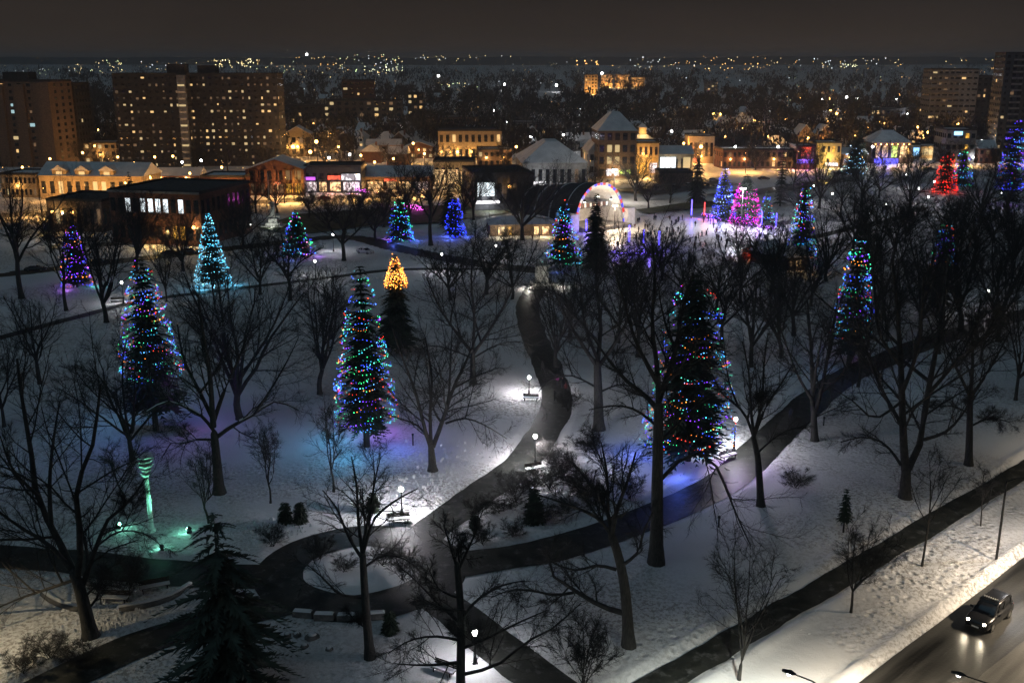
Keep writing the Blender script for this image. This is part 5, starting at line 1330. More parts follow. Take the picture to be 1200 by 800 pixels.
o = bld('glazed_shop', 'wide shop with a bright pale-yellow glazed upper front right of centre', 771, 812, 204, 172, 14, 'concrete', 1, 5, 0, 2, 'gable', 3, seed=57)
shopfront(o, [(.04, .5, 'lit_white'), (.7, .92, 'lit_yellow')], .30, .85); spill(o, .3, 3, (1, .9, .6), 1000)
o = bld('low_building', 'low flat brown building on the snowy lot in front of the glazed shop', 772, 812, 216, 203, 12, 'brick_brown', 0, 0, 0, 0, 'flat', seed=58, roofm='roof_dark')
o = bld('lit_building', 'small building with tall orange-lit pillars right of the glazed shop', 806, 836, 192, 160, 12, 'brick_yellow', 1, 5, .3, 0, 'flat', seed=59); wall_lamp(o, .5, 3.5, power=2200, r=.5); spill(o, .3, 2.5, (1, .35, .12), 1400); sign(o, .1, .4, .08, .2, 'sign_red')
# --- right
o = bld('neon_shop', 'shop with red and blue neon front on the right', 932, 954, 199, 172, 12, 'brick', 1, 3, .4, 0, 'flat', seed=60); sign(o, .25, .75, .62, .98, 'sign_red', -.5); sign(o, .05, .95, .28, .46, 'sign_blue', -.5); spill(o, .5, 4, (.6, .1, .8), 1300)
o = bld('yellow_shop', 'yellow-lit shop front beside the neon shop', 955, 984, 197, 168, 12, 'brick_yellow', 2, 5, .4, 0, 'flat', seed=61, wcol=('lit_warm', 'shop_gold')); spill(o, .4, 4, (1, .7, .2), 2600, -4); sign(o, .4, .9, .1, .22, 'sign_white')
for k, (x0, x1, lb) in enumerate([(934, 951, 'left of the two steep gabled houses above the neon shop'), (958, 975, 'right of the two steep gabled houses above the neon shop, orange lit')]):
    o = bld('gabled_house', lb, x0, x1, 178, 146, 10, 'brick_brown', 2, 3, .15, 4, 'gablefront', 5, seed=62 + k); spill(o, .5, 5, OR, 1100 + 900 * k, -4)
o = bld('wide_shop', 'wide shop with snowy roof, lit eaves and a blue-lit front', 1020, 1066, 192, 154, 16, 'brick_brown', 1, 8, 0, 0, 'hip', 5, seed=64)
shopfront(o, [(.1, .22, 'shop_warm'), (.26, .42, 'shop_warm'), (.5, .66, 'sign_green'), (.72, .9, 'shop_warm')], .30, .85); sign(o, .06, .66, .02, .26, 'sign_blue', -2.2)
for k in range(7): MB().ball((-o['W'] / 2 + o['W'] * (k + .5) / 7, -.7, o['Hh'] * .93), .28, 6, 4).build('eave_lamp', M['globe_warm'], o)
spill(o, .3, 2.5, (.15, .15, 1), 3200, -5); spill(o, .7, 5, YE, 1200)
o = bld('kiosk', 'small white-blue lit kiosk right of the wide shop', 1068, 1077, 187, 170, 5, 'white_wall', 0, 0, 0, 0, 'flat', seed=65); shopfront(o, [(.1, .9, 'sign_cyan')], .25, .8)
o = bld('yellow_shop', 'low yellow-lit shop behind the kiosk and the red conifer', 1079, 1104, 186, 172, 12, 'brick_yellow', 1, 6, .5, 0, 'flat', seed=66, wcol=('lit_yellow',)); shopfront(o, [(.1, .8, 'lit_yellow')], .3, .85); spill(o, .5, 3, YE, 900)
o = bld('office_block', 'grey office block with a blue sign and two amber windows, right of the red conifer', 1106, 1140, 192, 153, 16, 'concrete', 3, 5, lambda i, j: 'shop_gold' if j == 3 and i in (1, 2) else 0, -4, 'flat', seed=67, wf=(.6, .4)); sign(o, .25, .52, .86, .97, 'sign_cyan'); wall_lamp(o, .95, 3, 'globe', (.9, .9, 1), 1200, .4)
bld('gabled_house', 'dark gabled house between the office block and the tall right tower', 1146, 1166, 192, 165, 10, 'brick', 2, 3, .3, -4, 'gable', 3.5, seed=68)
o = bld('wooden_hut', 'small wooden hut with a snowy A-frame roof and orange lit counter beside the rink', 922, 946, 318, 290, 5, 'wood_dark', 0, 0, 0, 10, 'gable', 2.2, seed=69, cat='hut'); shopfront(o, [(.38, .72, 'shop_warm'), (.06, .22, 'lit_dim')], .35, .8); spill(o, .55, 2.2, (1, .6, .25), 220, -2)
o = bld('wooden_hut', 'dark timber shed with a steep roof left of the lit hut', 896, 920, 312, 284, 6, 'wood_dark', 0, 0, 0, 25, 'gable', 2.6, seed=70, cat='hut')
MB().box(-.5, .5, -.12, -.04, 0, 2.0).build('door', M['brick'], o)
# red tent
X, Y = G(880, 306); o = thing('red_tent', 'glowing red-orange canopy tent beside the rink', 'tent', (X, Y, 0))
M['tent'] = mat('tent_fabric', (.55, .05, .02), (.65, .08, .03), 3, .8)
for sx in (-1.9, 1.9):
    for sy in (-1.9, 1.9): MB().tube([(sx, sy, -.1), (sx, sy, 2.3)], .05, 6).build('leg', M['metal_grey'], o)
MB().hexa([(-2.1, -2.1, 2.3), (2.1, -2.1, 2.3), (2.1, 2.1, 2.3), (-2.1, 2.1, 2.3)], [(-.1, -.1, 3.7), (.1, -.1, 3.7), (.1, .1, 3.7), (-.1, .1, 3.7)]).build('canopy', M['tent'], o)
for k in (-1, 0, 1): MB().box(k * 1.2 - .5, k * 1.2 + .5, 1.8, 1.85, 0, 2.2).build('side_panel', M['tent'], o)
MB().ball((0, 0, 2.0), .13, 8, 6).build('hanging_lamp', M['globe_warm'], o); light(o, (0, 0, 1.9), (1, .30, .10), 330, .18)
# --- the bandshell
X, Y = G(703, 268)
o = thing('bandshell', 'white barrel-vaulted bandshell with a red, white and blue lit arch', 'bandshell', (X, Y, 0), R(38))
r0b, h0b, Lb = 8.8, 12.2, 30.0
def arch(rw, hh, y, n=24): return [(rw * math.cos(math.pi * i / n), y, hh * math.sin(math.pi * i / n) ** .8) for i in range(n + 1)]
def vault(name, m, st, flip=False):
    mb = MB(); n = 24
    for rw, hh, y in st: mb.v += arch(rw, hh, y)
    for k in range(len(st) - 1):
        for i in range(n):
            a = k * (n + 1) + i; f = (a, a + 1, a + n + 2, a + n + 1)
            mb.f.append(f if not flip else f[::-1]); mb.mi.append(0)
    return mb.build(name, m, o, smooth=True)
vault('roof_shell', M['roof_dark'], [(r0b + .5, h0b + .5, 0), (r0b + .3, h0b + .2, 6), (r0b - .2, h0b - .6, 12), (r0b - .6, h0b - 1.6, 18), (r0b - 1, h0b - 2.8, Lb)])
vault('inner_shell', M['white_wall'], [(r0b - .1, h0b - .1, .01), (r0b - 1.2, h0b - 1.6, 4), (r0b - 2.2, h0b - 3.2, 8.5)], True)
mb = MB(); a = arch(r0b - 2.2, h0b - 3.2, 8.51); mb._add(a, [tuple(range(len(a)))]); mb.build('back_wall', M['white_wall'], o)
mb = MB(); a = arch(r0b - 1, h0b - 2.8, Lb - .01); mb._add(a, [tuple(range(len(a)))]); mb.build('rear_wall', M['brick_brown'], o)
for k in range(4):
    yk = 5 + k * 7; f = yk / Lb; rw = r0b + .55 - 1.4 * f; hh = h0b + .6 - 3.1 * f
    mb = MB(); mb.tube(arch(rw, hh, yk), .22, 5); mb.build('roof_rib', M['roofsnow'], o)
M['rim_red'] = emit('rim_red', (1, .04, .03), .9); M['rim_blue'] = emit('rim_blue', (.05, .06, 1), 1.3); M['rim_white'] = emit('rim_white', (.9, .9, 1), .7)
ns = 27
for k in range(ns):
    t0, t1 = math.pi * k / ns, math.pi * (k + .93) / ns
    def P(t, rr, y): return ((r0b + rr) * math.cos(t), y, (h0b + rr) * max(0.0, math.sin(t)) ** .8)
    mb = MB(); mb.hexa([P(t0, -.05, -.25), P(t0, .55, -.25), P(t1, .55, -.25), P(t1, -.05, -.25)], [P(t0, -.05, -.02), P(t0, .55, -.02), P(t1, .55, -.02), P(t1, -.05, -.02)])
    mb.build('arch_segment', M[('rim_blue', 'rim_white', 'rim_red', 'rim_blue', 'rim_red')[k % 5]], o)
MB().box(-r0b + .3, r0b - .3, -4, 8.4, -.2, 1.2).build('stage', M['concrete'], o)
MB().box(-r0b - 3.2, -r0b - .35, -1.5, 5, -.2, 5).build('side_wing', M['white_wall'], o); MB().box(r0b + .35, r0b + 3.2, -1.5, 5, -.2, 5).build('side_wing', M['white_wall'], o)
bn = MB().box(-6.0, 5.6, 2.6, 2.7, 5.6, 7.3).build('banner', M['panel_dark'], o)
for k in range(11): MB().box(-5.7 + k * 1.02, -5.7 + k * 1.02 + .62, 2.5, 2.598, 5.9, 7.0).build('banner_block', M['brick' if k % 2 else 'white_wall'], bn)
for k in range(3):
    MB().tube([(-5 + k * 5, 1.0, 9.6 - abs(k - 1) * 1.2), (-5 + k * 5, 1.0, 8.9 - abs(k - 1) * 1.2)], [.3, .4], 8).build('stage_lamp', M['metal_dark'], o); MB().box(-5.25 + k * 5, -4.75 + k * 5,   .8, 1.2, 8.8 - abs(k - 1) * 1.2, 8.88 - abs(k - 1) * 1.2).build('stage_lens', M['globe'], o)
    light(o, (-5 + k * 5, 1.0, 8.3 - abs(k - 1) * 1.2), (1, .95, .90), 130, .3)
# --- coloured light tubes around the rink
for k, (x, yt, yb, c) in enumerate([(687, 257, 274, 'tube_blue'), (737, 264, 288, 'tube_blue'), (754, 269, 289, 'tube_blue'), (772, 271, 292, 'tube_blue'), (810, 234, 257, 'tube_blue'), (825, 237, 257, 'tube_red'), (841, 241, 260, 'tube_blue'), (875, 245, 264, 'tube_blue'), (892, 248, 268, 'tube_blue'), (909, 250, 270, 'tube_blue'), (672, 254, 272, 'tube_blue')]):
    X, Y = G(x, yb); h = hgt(x, yb, yt)
    lb = ['blue light tube in front of the dark spruce', 'leftmost of three blue light tubes at the front of the rink', 'middle of three blue light tubes at the front of the rink', 'rightmost of three blue light tubes at the front of the rink', 'blue light tube at the back of the rink by the broad evergreen', 'only red light tube at the back of the rink', 'blue light tube in front of the blue and white conifer', 'blue light tube in front of the magenta conifer', 'blue light tube right of the magenta conifer', 'rightmost blue light tube beside the rink', 'blue light tube at the left foot of the bandshell'][k]
    o = thing('light_tube', lb, 'light tube', (X, Y, 0), 0, 'light tubes around the rink')
    light(o, (0, -.5, h * .5), (.14, .08, 1) if c == 'tube_blue' else (1, .08, .05), 420, .2)
    MB().tube([(0, 0, -.1), (0, 0, h * .22)], .12, 8).build('stand', M['metal_dark'], o); MB().tube([(0, 0, h * .22), (0, 0, h)], .17, 8).build('tube', M[c], o)
clean()
# --- more low town blocks between the main buildings
MORE = [(2, 46, 232, 205, 14, 'brick_yellow', 2, 8, 'flat', 'amber-lit two-storey shops cut by the left edge'), (176, 234, 222, 198, 12, 'brick', 2, 8, 'gable', 'gabled brick row behind the brick building, above the orange-lit lot'), (340, 396, 152, 124, 14, 'concrete_dark', 4, 7, 'flat', 'dark mid-rise block right behind the amber gabled house'),
    (500, 560, 160, 138, 14, 'brick_brown', 3, 8, 'flat', 'brown three-storey block behind the amber floodlit building'), (598, 640, 164, 144, 14, 'concrete', 3, 6, 'flat', 'grey block behind the large hall'), (430, 470, 186, 164, 12, 'brick_brown', 2, 5, 'gable', 'gabled brown house behind the centre shop row'),
    (474, 508, 186, 166, 12, 'brick', 2, 5, 'gablefront', 'gable-fronted brick house left of the amber floodlit building'), (846, 880, 198, 176, 12, 'brick', 2, 6, 'flat', 'brick shop behind the blue and white conifer'), (884, 928, 198, 176, 12, 'brick_brown', 2, 7, 'flat', 'brown shop left of the neon shop'),
    (986, 1016, 196, 174, 12, 'brick_brown', 2, 6, 'gable', 'gabled shop between the yellow shop and the wide blue-lit shop'), (836, 870, 172, 152, 12, 'brick_brown', 2, 5, 'gable', 'gabled house up the slope above the pillared lit building'), (1018, 1060, 150, 128, 14, 'concrete_dark', 3, 7, 'flat', 'dark flat block above the wide blue-lit shop'),
    (880, 930, 170, 150, 12, 'brick', 2, 6, 'hip', 'hip-roofed house above the brown shop'), (560, 600, 196, 176, 12, 'brick_brown', 2, 6, 'flat', 'brown shop squeezed behind the flat dark building'), (100, 138, 192, 168, 12, 'brick_yellow', 3, 5, 'flat', 'amber-lit block between the left tower and the big dark slab')]
for k, (x0, x1, yb, yt, dp, wl, fl, cn, rf, lb) in enumerate(MORE):
    o = bld('town_building', lb, x0, x1, yb, yt, dp, wl, fl, cn, .3, (-6, 4, 0, 7)[k % 4], rf, 2.5, seed=90 + k, wf=(.5, .5)); occ = (0.25, .75) if k % 2 else (.5,)
    for u in occ: wall_lamp(o, u, 4.2, power=[900, 600, 150, 500, 150, 400, 500, 700, 700, 900, 500, 150, 400, 700, 1300][k], r=.4)
clean()
# sodium lamps along the shop street
sl = smooth_line(PATHS[-1][1], 24)
for k in range(0, len(sl)):
    p = sl[k]
    if not (-190 < p[0] < 230): continue
    x_, y_ = proj(p[0], p[1], 8)
    street_lamp('sodium street lamp on the shop street, standing %s from the left in that line' % nth(k), p[0], p[1] - 6.5, 8.0, (0.2, 2.2), (1, .50, .14), 1500 if x_ < 640 else 900, True, 'sodium lamps on the shop street')
# --- purple-lit hedges
def hedge(label, pts, hh, col):
    ln = smooth_line(px(*pts), .8); c = ln.mean(0); r = np.random.default_rng(int(c[0]) % 97 + 3)
    o = thing('light_covered_hedge', label, 'hedge', (c[0], c[1], 0))
    V = []; T = []
    for p in ln - c:
        for k in range(40):
            q = np.array([p[0], p[1], 0]) + r.normal(0, [.5, .5, .0]) + [0, 0, r.uniform(.05, hh)]
            d = r.normal(0, .22, (3, 3)); V.append(q + d); T.append(np.arange(3) + 3 * len(T))
    link('foliage', mesh_np('foliage', np.concatenate(V), None, np.array(T)), M['needle'], o)
    V = []; T = []; C = []
    oc = np.array([(1, 0, 0), (-1, 0, 0), (0, 1, 0), (0, -1, 0), (0, 0, 1), (0, 0, -1)], float); of = np.array([(0, 2, 4), (2, 1, 4), (1, 3, 4), (3, 0, 4), (2, 0, 5), (1, 2, 5), (3, 1, 5), (0, 3, 5)])
    for p in ln - c:
        for k in range(7):
            V.append(oc * .10 + [p[0] + r.normal(0, .5), p[1] - .3 + r.normal(0, .4), r.uniform(.4, hh + .2)]); T.append(of + 6 * len(T)); C.append(np.tile([*col, 1], (6, 1)))
    me = mesh_np('string_bulbs', np.concatenate(V), None, np.concatenate(T)); colour_mesh(me, np.concatenate(C)); tag(link('string_bulbs', me, M['bulb'], o), kind='stuff')
    for t in (.2, .8):
        p = ln[int(t * (len(ln) - 1))] - c; light(o, (p[0], p[1] - 1.0, hh + .5), col, 420, .3)
hedge('magenta light-covered hedge right of the first small lit conifer', [(474, 243), (482, 245), (494, 248)], 1.4, (1, .12, .85))
hedge('magenta light-covered hedge in front of the white-signed shop', [(410, 221), (418, 226), (430, 227)], 1.4, (.9, .10, 1))
hedge('violet light-covered hedge along the back edge of the rink', [(826, 254), (850, 260), (880, 266), (905, 270)], .9, (.45, .12, 1))
hedge('violet light-covered hedge along the front edge of the rink', [(715, 298), (740, 300), (770, 299)], .8, (.25, .15, 1))
# ================================================================ THE DARK NEIGHBOURHOODS AND THE FAR CITY
houses = []
hr = random.Random(3)
def house_proto(W, D, Hh, rise, wall, roof, seed):
    o = thing('house', 'house', 'house')
    MB().box(-W / 2, W / 2, 0, D, -.5, Hh).build('wall', M[wall], o); o['_w'] = wall
    rf = add_roof(o, roof, W, D, Hh, rise, .5); del o['_w']
    MB().box(W * .2, W * .2 + .8, D * .3, D * .3 + .8, Hh, Hh + rise + .8).build('chimney', M['brick'], rf)
    rr_ = random.Random(seed)
    for i in range(2):
        for j in range(3):
            MB().box(-W / 2 + W * (j + .28) / 3, -W / 2 + W * (j + .72) / 3, -.06, .04, Hh * (.15 + .48 * i), Hh * (.36 + .48 * i)).build('window', M['lit_warm' if rr_.random() < .25 else 'glass_dark'], o)
    return o
occupied = []
for ob in bpy.data.objects:
    if ob.parent is None and ob.get('category') == 'building': occupied.append((ob.location.x, ob.location.y))
spots = []
tries = 0
while len(spots) < 130 and tries < 6000:
    tries += 1
    y = 76 + 122 * hr.random() ** .6; x = hr.uniform(-20, 1220)
    if y > 176 and not (x < 1200): continue
    if y < 116: continue
    X, Y = G(x, y)
    if any(math.hypot(X - a, (Y - b)) < 17 for a, b in spots): continue
    if any(abs(X - a) < 34 and -12 < Y - b < 30 for a, b in occupied): continue
    if Y < 455: continue
    spots.append((X, Y))
spots.sort(key=lambda p: p[0] / p[1])
protos = []
for k, (X, Y) in enumerate(spots):
    if k < 6:
        o = house_proto(hr.uniform(8, 13), hr.uniform(8, 12), hr.uniform(5, 6.5), hr.uniform(3, 4.5), ['brick', 'brick_brown', 'white_wall', 'brick_yellow', 'brick', 'concrete'][k], ['gable', 'gablefront', 'hip', 'gablefront', 'gable', 'gable'][k], k); protos.append(o)
    else:
        o = copy_tree(protos[k % 6])
    o.location = (X, Y, 0); o.rotation_euler = (0, 0, hr.choice([0, 0, math.pi / 2, 0]) + hr.uniform(-.25, .25))
    tag(o, 'small snow-roofed house, %s from the left among those scattered behind the shop streets' % nth(k), 'house', 'houses of the dark neighbourhoods')
# street lamps glowing between the houses
TL = [(114, 171, 'o'), (117, 152, 'o'), (100, 179, 'o'), (141, 184, 'o'), (160, 191, 'o'), (184, 184, 'o'), (205, 183, 'o'), (173, 197, 'o'), (388, 157, 'o'), (380, 155, 'o'), (411, 181, 'w'), (424, 182, 'o'), (387, 185, 'w'), (216, 190, 'w'), (238, 188, 'w'), (471, 148, 'w'), (485, 168, 'o'),
      (579, 130, 'w'), (595, 143, 'w'), (674, 148, 'w'), (786, 154, 'w'), (835, 133, 'o'), (843, 134, 'o'), (883, 141, 'o'), (823, 155, 'o'), (938, 115, 'o'), (963, 117, 'w'), (971, 116, 'o'), (991, 114, 'w'), (1003, 115, 'w'), (979, 133, 'o'), (972, 130, 'o'), (920, 140, 'o'), (969, 143, 'o'),
      (1049, 117, 'w'), (1053, 111, 'o'), (1079, 120, 'O'), (1079, 129, 'o'), (1073, 149, 'o'), (1085, 155, 'o'), (1062, 134, 'w'), (1076, 137, 'w'), (1014, 150, 'o'), (1158, 147, 'w'), (1163, 139, 'w'), (652, 100, 'w'), (514, 89, 'w'), (591, 99, 'w'), (361, 64, 'w'), (705, 86, 'w'), (1147, 165, 'w'), (1020, 172, 'w'), (860, 172, 'w'), (910, 172, 'w')]
TL += [(30, 196, 'o'), (62, 186, 'o'), (85, 200, 'o'), (130, 205, 'o'), (150, 214, 'o'), (178, 208, 'O'), (192, 212, 'O'), (225, 203, 'o'), (262, 196, 'o'), (345, 172, 'O'), (365, 178, 'O'), (372, 166, 'O'), (398, 172, 'o'), (440, 190, 'o'), (462, 186, 'o'), (498, 180, 'o'), (605, 172, 'o'), (622, 160, 'w'), (660, 158, 'w'), (752, 156, 'O'), (800, 168, 'o'), (820, 172, 'O'), (848, 160, 'o'), (870, 150, 'o'), (898, 160, 'o'), (945, 162, 'o'), (1000, 160, 'o'), (1035, 145, 'o'), (1120, 145, 'o')]
TL.sort()
for k, (x, y, c) in enumerate(TL):
    hh = 9.0
    yb = y + 5
    for _ in range(40):
        if hgt(x, yb, y) >= hh: break
        yb += .5
    if y < 92: yb = 95 + (y - 64) * .4; hh = hgt(x, yb, y)
    X, Y = G(x, yb)
    o = thing('street_lamp', '%s street lamp, %s from the left among those shining over the town' % ({'o': 'amber', 'w': 'white', 'O': 'bright orange'}[c], nth(k)), 'street lamp', (X, Y, 0), 0, 'lamps shining over the town')
    hh = max(hh, hgt(x, yb, y)) if y < 92 else max(6, hgt(x, yb, y))
    rb = .0011 * Y * (1.5 if c == 'O' else 1.0)
    MB().tube([(0, .3, -.3), (0, .3, hh + .3)], [.18, .10], 6).build('pole', M['metal_dark'], o)
    MB().tube([(0, .3, hh + .3), (0, -.5, hh + rb + .1)], [.06, .06], 5).build('arm', M['metal_dark'], o)
    MB().ball((0, -.5, hh), rb, 8, 6).build('lamp_globe', M['globe' if c == 'w' else 'globe_warm'], o)
    light(o, (0, -.6, hh), (.95, .95, 1) if c == 'w' else OR, (12000 if c == 'O' else (9000 if c == 'o' else 4500)) * (1 if Y < 900 else 2.0) * (.25 if 125 < x < 335 else (.6 if x < 125 else 1.2)), rb * 1.35)
# the wooded mass of the far town and its lights
def far_trees(n, seed):
    r = np.random.default_rng(seed)
    V = []; c = 0
    yy = 76 + 112 * r.random(n) ** .8
    keep = []
    for k in range(n):
        x = r.uniform(-60, 1260); y = yy[k]
        X, Y = G(x, y)
        if Y < 470: continue
        if any(abs(X - a) < 15 and -9 < Y - b < 16 for a, b in occupied + spots): continue
        Ht = r.uniform(8, 17) if Y < 1600 else r.uniform(14, 24); W = Ht * r.uniform(.28, .45) * (1 if Y < 1600 else 2.5)
        z0 = max(0, min(1, (math.hypot(X, Y) - 2500) / 7000)) ** 1.3 * 40
        m = 110 if Y < 900 else (60 if Y < 1600 else 34)
        u = r.normal(0, 1, (m, 3)); u /= np.linalg.norm(u, axis=1, keepdims=True); rad = r.random((m, 1)) ** .45
        P = u * rad * [W, W, Ht * .42] + [X, Y, z0 + Ht * .58]
        s = Ht * (.07 if Y < 900 else .13)
        d = r.normal(0, 1, (m, 3, 3)) * s * [[[.5, .5, 1]]]
        tri = P[:, None, :] + d
        V.append(tri.reshape(-1, 3))
        tk = Ht * .018
        V.append(np.array([(X - tk, Y, z0 - .5), (X + tk, Y, z0 - .5), (X, Y, z0 + Ht * .7), (X, Y - tk, z0 - .5), (X, Y + tk, z0 - .5), (X, Y, z0 + Ht * .7)]))
    V = np.concatenate(V); T = np.arange(len(V)).reshape(-1, 3)
    tag(link('wooded_neighbourhood', mesh_np('wooded_neighbourhood', V, None, T), M['tree_far']), 'dark mass of bare trees covering the far town to the horizon', 'far trees', kind='stuff')
far_trees(4200, 8)
def far_lights():
    r = np.random.default_rng(12)
    pts = []   # x, y, colour, size px, gain
    A = (1, .50, .14); Yl = (1, .74, .34); Wh = (.85, .93, 1); Gn = (.75, .9, .45)
    def cl(x0, x1, y0, y1, n, cols, s=1.0, g=1.0):
        if y1 < 90: n = int(n * .75); s *= .9; g *= .9
        for k in range(n): pts.append((r.uniform(x0, x1), r.uniform(y0, y1), cols[r.integers(len(cols))], s * r.uniform(.6, 1.2), g * r.uniform(.4, 1)))
    cl(247, 300, 69, 79, 60, [Yl, Yl, (1, .85, .5)], 1.1, 1.4); cl(80, 96, 75, 86, 18, [Yl], .9); cl(104, 145, 71, 86, 45, [Yl, Yl, Gn], .9); cl(165, 245, 72, 84, 36, [Yl, Wh, A], .8)
    cl(300, 345, 70, 86, 40, [Yl, A, Gn], .9); cl(395, 472, 64, 88, 90, [Yl, Gn, A, Wh], .95); cl(345, 395, 66, 95, 36, [A, Yl], .8); cl(425, 475, 78, 88, 34, [(.9, .9, .55)], 1.1, 1.2)
    cl(480, 600, 64, 72, 34, [Wh, Yl, Yl], .8); cl(505, 560, 97, 105, 22, [Gn, Yl], 1.0); cl(675, 720, 71, 78, 16, [A], 1.5, 1.3); cl(735, 815, 67, 82, 46, [Yl, A, Wh], .9); cl(820, 900, 66, 84, 46, [A, A, Yl], 1.1); cl(900, 1000, 68, 80, 50, [A, Yl, Wh], .9)
    cl(985, 1005, 75, 79, 20, [(.9, .9, .5)], 1.0, 1.3); cl(1000, 1066, 68, 86, 34, [A, Yl, Wh], .9); cl(1080, 1165, 70, 90, 20, [Yl, A], .9); cl(0, 90, 80, 90, 20, [Wh, Gn], .7, .8); cl(600, 680, 72, 84, 20, [Yl, Wh], .6, .7)
    cl(0, 1200, 67, 80, 130, [Yl, A, A, Yl], .45, .45); cl(0, 1200, 82, 112, 90, [Yl, A, Wh, A], .5, .5); cl(330, 700, 92, 150, 80, [Yl, A, Wh, Wh], .7, .7); cl(700, 1160, 90, 160, 190, [Yl, A, A, Wh, Gn], .7, .8); cl(0, 1200, 110, 175, 130, [A, A, Yl], .7, .8); cl(60, 330, 88, 196, 22, [Yl, A, Wh], .6, .6)
    cl(520, 700, 130, 165, 26, [Wh, Yl], .7, .7); cl(840, 1090, 130, 172, 60, [A, Yl, Wh], .8, .8); cl(330, 560, 150, 190, 60, [A, Yl], .9, .9); cl(0, 330, 178, 215, 60, [A, A, Yl], .9, .9); cl(560, 1100, 150, 190, 70, [A, A, Yl], .8, .8)
    oc = np.array([(1, 0, 0), (-1, 0, 0), (0, 1, 0), (0, -1, 0), (0, 0, 1), (0, 0, -1)], float); of = np.array([(0, 2, 4), (2, 1, 4), (1, 3, 4), (3, 0, 4), (2, 0, 5), (1, 2, 5), (3, 1, 5), (0, 3, 5)])
    V = []; T = []; C = []
    for k, (x, y, c, s, g) in enumerate(pts):
        d = r.uniform(2600, 3900) if y < 90 else G(x, y + (8 if y > 110 else 3))[1]
        a, dy, dz = ray(x, y); t = d / dy
        p = np.array([a * t, d, CAMH + dz * t])
        z0 = max(0, min(1, (math.hypot(p[0], p[1]) - 2500) / 7000)) ** 1.3 * 40
        if p[2] < z0 + 2: p[2] = z0 + 2
        q = s * .5 * d / F
        V.append(oc * q + p); T.append(of + 6 * k); C.append(np.tile([c[0] * g, c[1] * g, c[2] * g, 1], (6, 1)))
    me = mesh_np('city_lights', np.concatenate(V), None, np.concatenate(T)); colour_mesh(me, np.concatenate(C))
    tag(link('city_lights', me, M['farlight']), 'countless small lights of the far city up to the horizon', 'city lights', kind='stuff')
far_lights()
# a low dark ridge closes the horizon
ridge = []
xs = np.linspace(-4200, 4200, 240); r = np.random.default_rng(4)
yr = 5200.0
tops = 46 + 9 * (vnoise(xs, xs * 0, 420, 9) - .3) + 3 * vnoise(xs, xs * 0, 60, 10)
V = np.concatenate([np.c_[xs, np.full(240, yr), np.full(240, -5.)], np.c_[xs, np.full(240, yr + 160), tops], np.c_[xs, np.full(240, yr + 900), np.full(240, -5.)]])
i = np.arange(239)
q = np.concatenate([np.stack([i, i + 1, i + 241, i + 240], 1), np.stack([i + 240, i + 241, i + 481, i + 480], 1)])
tag(link('far_hills', mesh_np('far_hills', V, q), M['tree_far']), kind='structure')

# night haze over the whole town
hm = bpy.data.materials.new('haze'); hm.use_nodes = True
ht = hm.node_tree; ht.nodes.remove(ht.nodes['Principled BSDF'])
pv = ht.nodes.new('ShaderNodeVolumePrincipled'); pv.inputs['Color'].default_value = (.80, .84, .90, 1); pv.inputs['Density'].default_value = .00020
ht.links.new(pv.outputs[0], ht.nodes['Material Output'].inputs['Volume'])
tag(MB().box(-6600, 6600, -500, 7200, -9, 72).build('haze', hm), 'thin night haze over the town', 'haze', kind='stuff')
# ================================================================ PEOPLE
def person_mesh(name, J, mats_z):
    """one continuous body grown from a jointed skeleton with the Skin modifier"""
    vs = []; es = []; rs = []
    def add(p, r, prev=None):
        vs.append(p); rs.append(r)
        if prev is not None: es.append((prev, len(vs) - 1))
        return len(vs) - 1
    pel = add((0, 0, .95), .15)
    ch = add((J['lean'] * .5, 0, 1.25), .17, pel); sh = add((J['lean'], 0, 1.42), .15, ch); nk = add((J['lean'] * 1.1, 0, 1.53), .065, sh)
    h1 = add((J['lean'] * 1.2, 0, 1.63), .105, nk); add((J['lean'] * 1.25, 0, 1.76), .085, h1)
    for s, st in ((1, J['step']), (-1, -J['step'])):
        hp = add((0, s * .10, .88), .115, pel); kn = add((st * .45 + .03, s * .11, .48), .075, hp); an = add((st, s * .11, .09), .05, kn); add((st + .15, s * .12, .04), .04, an)
        so = add((J['lean'], s * .20, 1.40), .075, sh); eb = add((J['lean'] - st * .3, s * .27, 1.12), .055, so); wr = add((J['lean'] + J['arm'] - st * .35, s * .25, .92 + J['arm'] * .5), .042, eb); add((J['lean'] + J['arm'] * 1.3 - st * .35, s * .24, .84 + J['arm'] * .55), .036, wr)
    me = bpy.data.meshes.new(name); me.from_pydata(vs, es, []); me.update()
    o = bpy.data.objects.new(name, me); COL.objects.link(o)
    md = o.modifiers.new('s', 'SKIN')
    for i, r in enumerate(rs): me.skin_vertices[0].data[i].radius = (r, r)
    me.skin_vertices[0].data[0].use_root = True
    o.modifiers.new('u', 'SUBSURF').levels = 1
    dg = bpy.context.evaluated_depsgraph_get()
    m2 = bpy.data.meshes.new_from_object(o.evaluated_get(dg))
    bpy.data.objects.remove(o)
    for m in ('trousers', 'coat', 'skin', 'coat'): m2.materials.append(M[m])
    for p in m2.polygons:
        zz = p.center.z; yy = abs(p.center.y)
        p.material_index = 0 if zz < .84 and not (yy > .17 and zz > .7) else (2 if (1.56 < zz < 1.70 and p.center.x > J['lean'] * 1.2 - .01) else 1)
        p.use_smooth = True
    m2.name = name
    return m2
BODIES = [person_mesh('person', j, None) for j in ({'lean': .02, 'step': .02, 'arm': .03}, {'lean': .08, 'step': .26, 'arm': .08}, {'lean': .16, 'step': .34, 'arm': .15}, {'lean': .03, 'step': .10, 'arm': .22})]
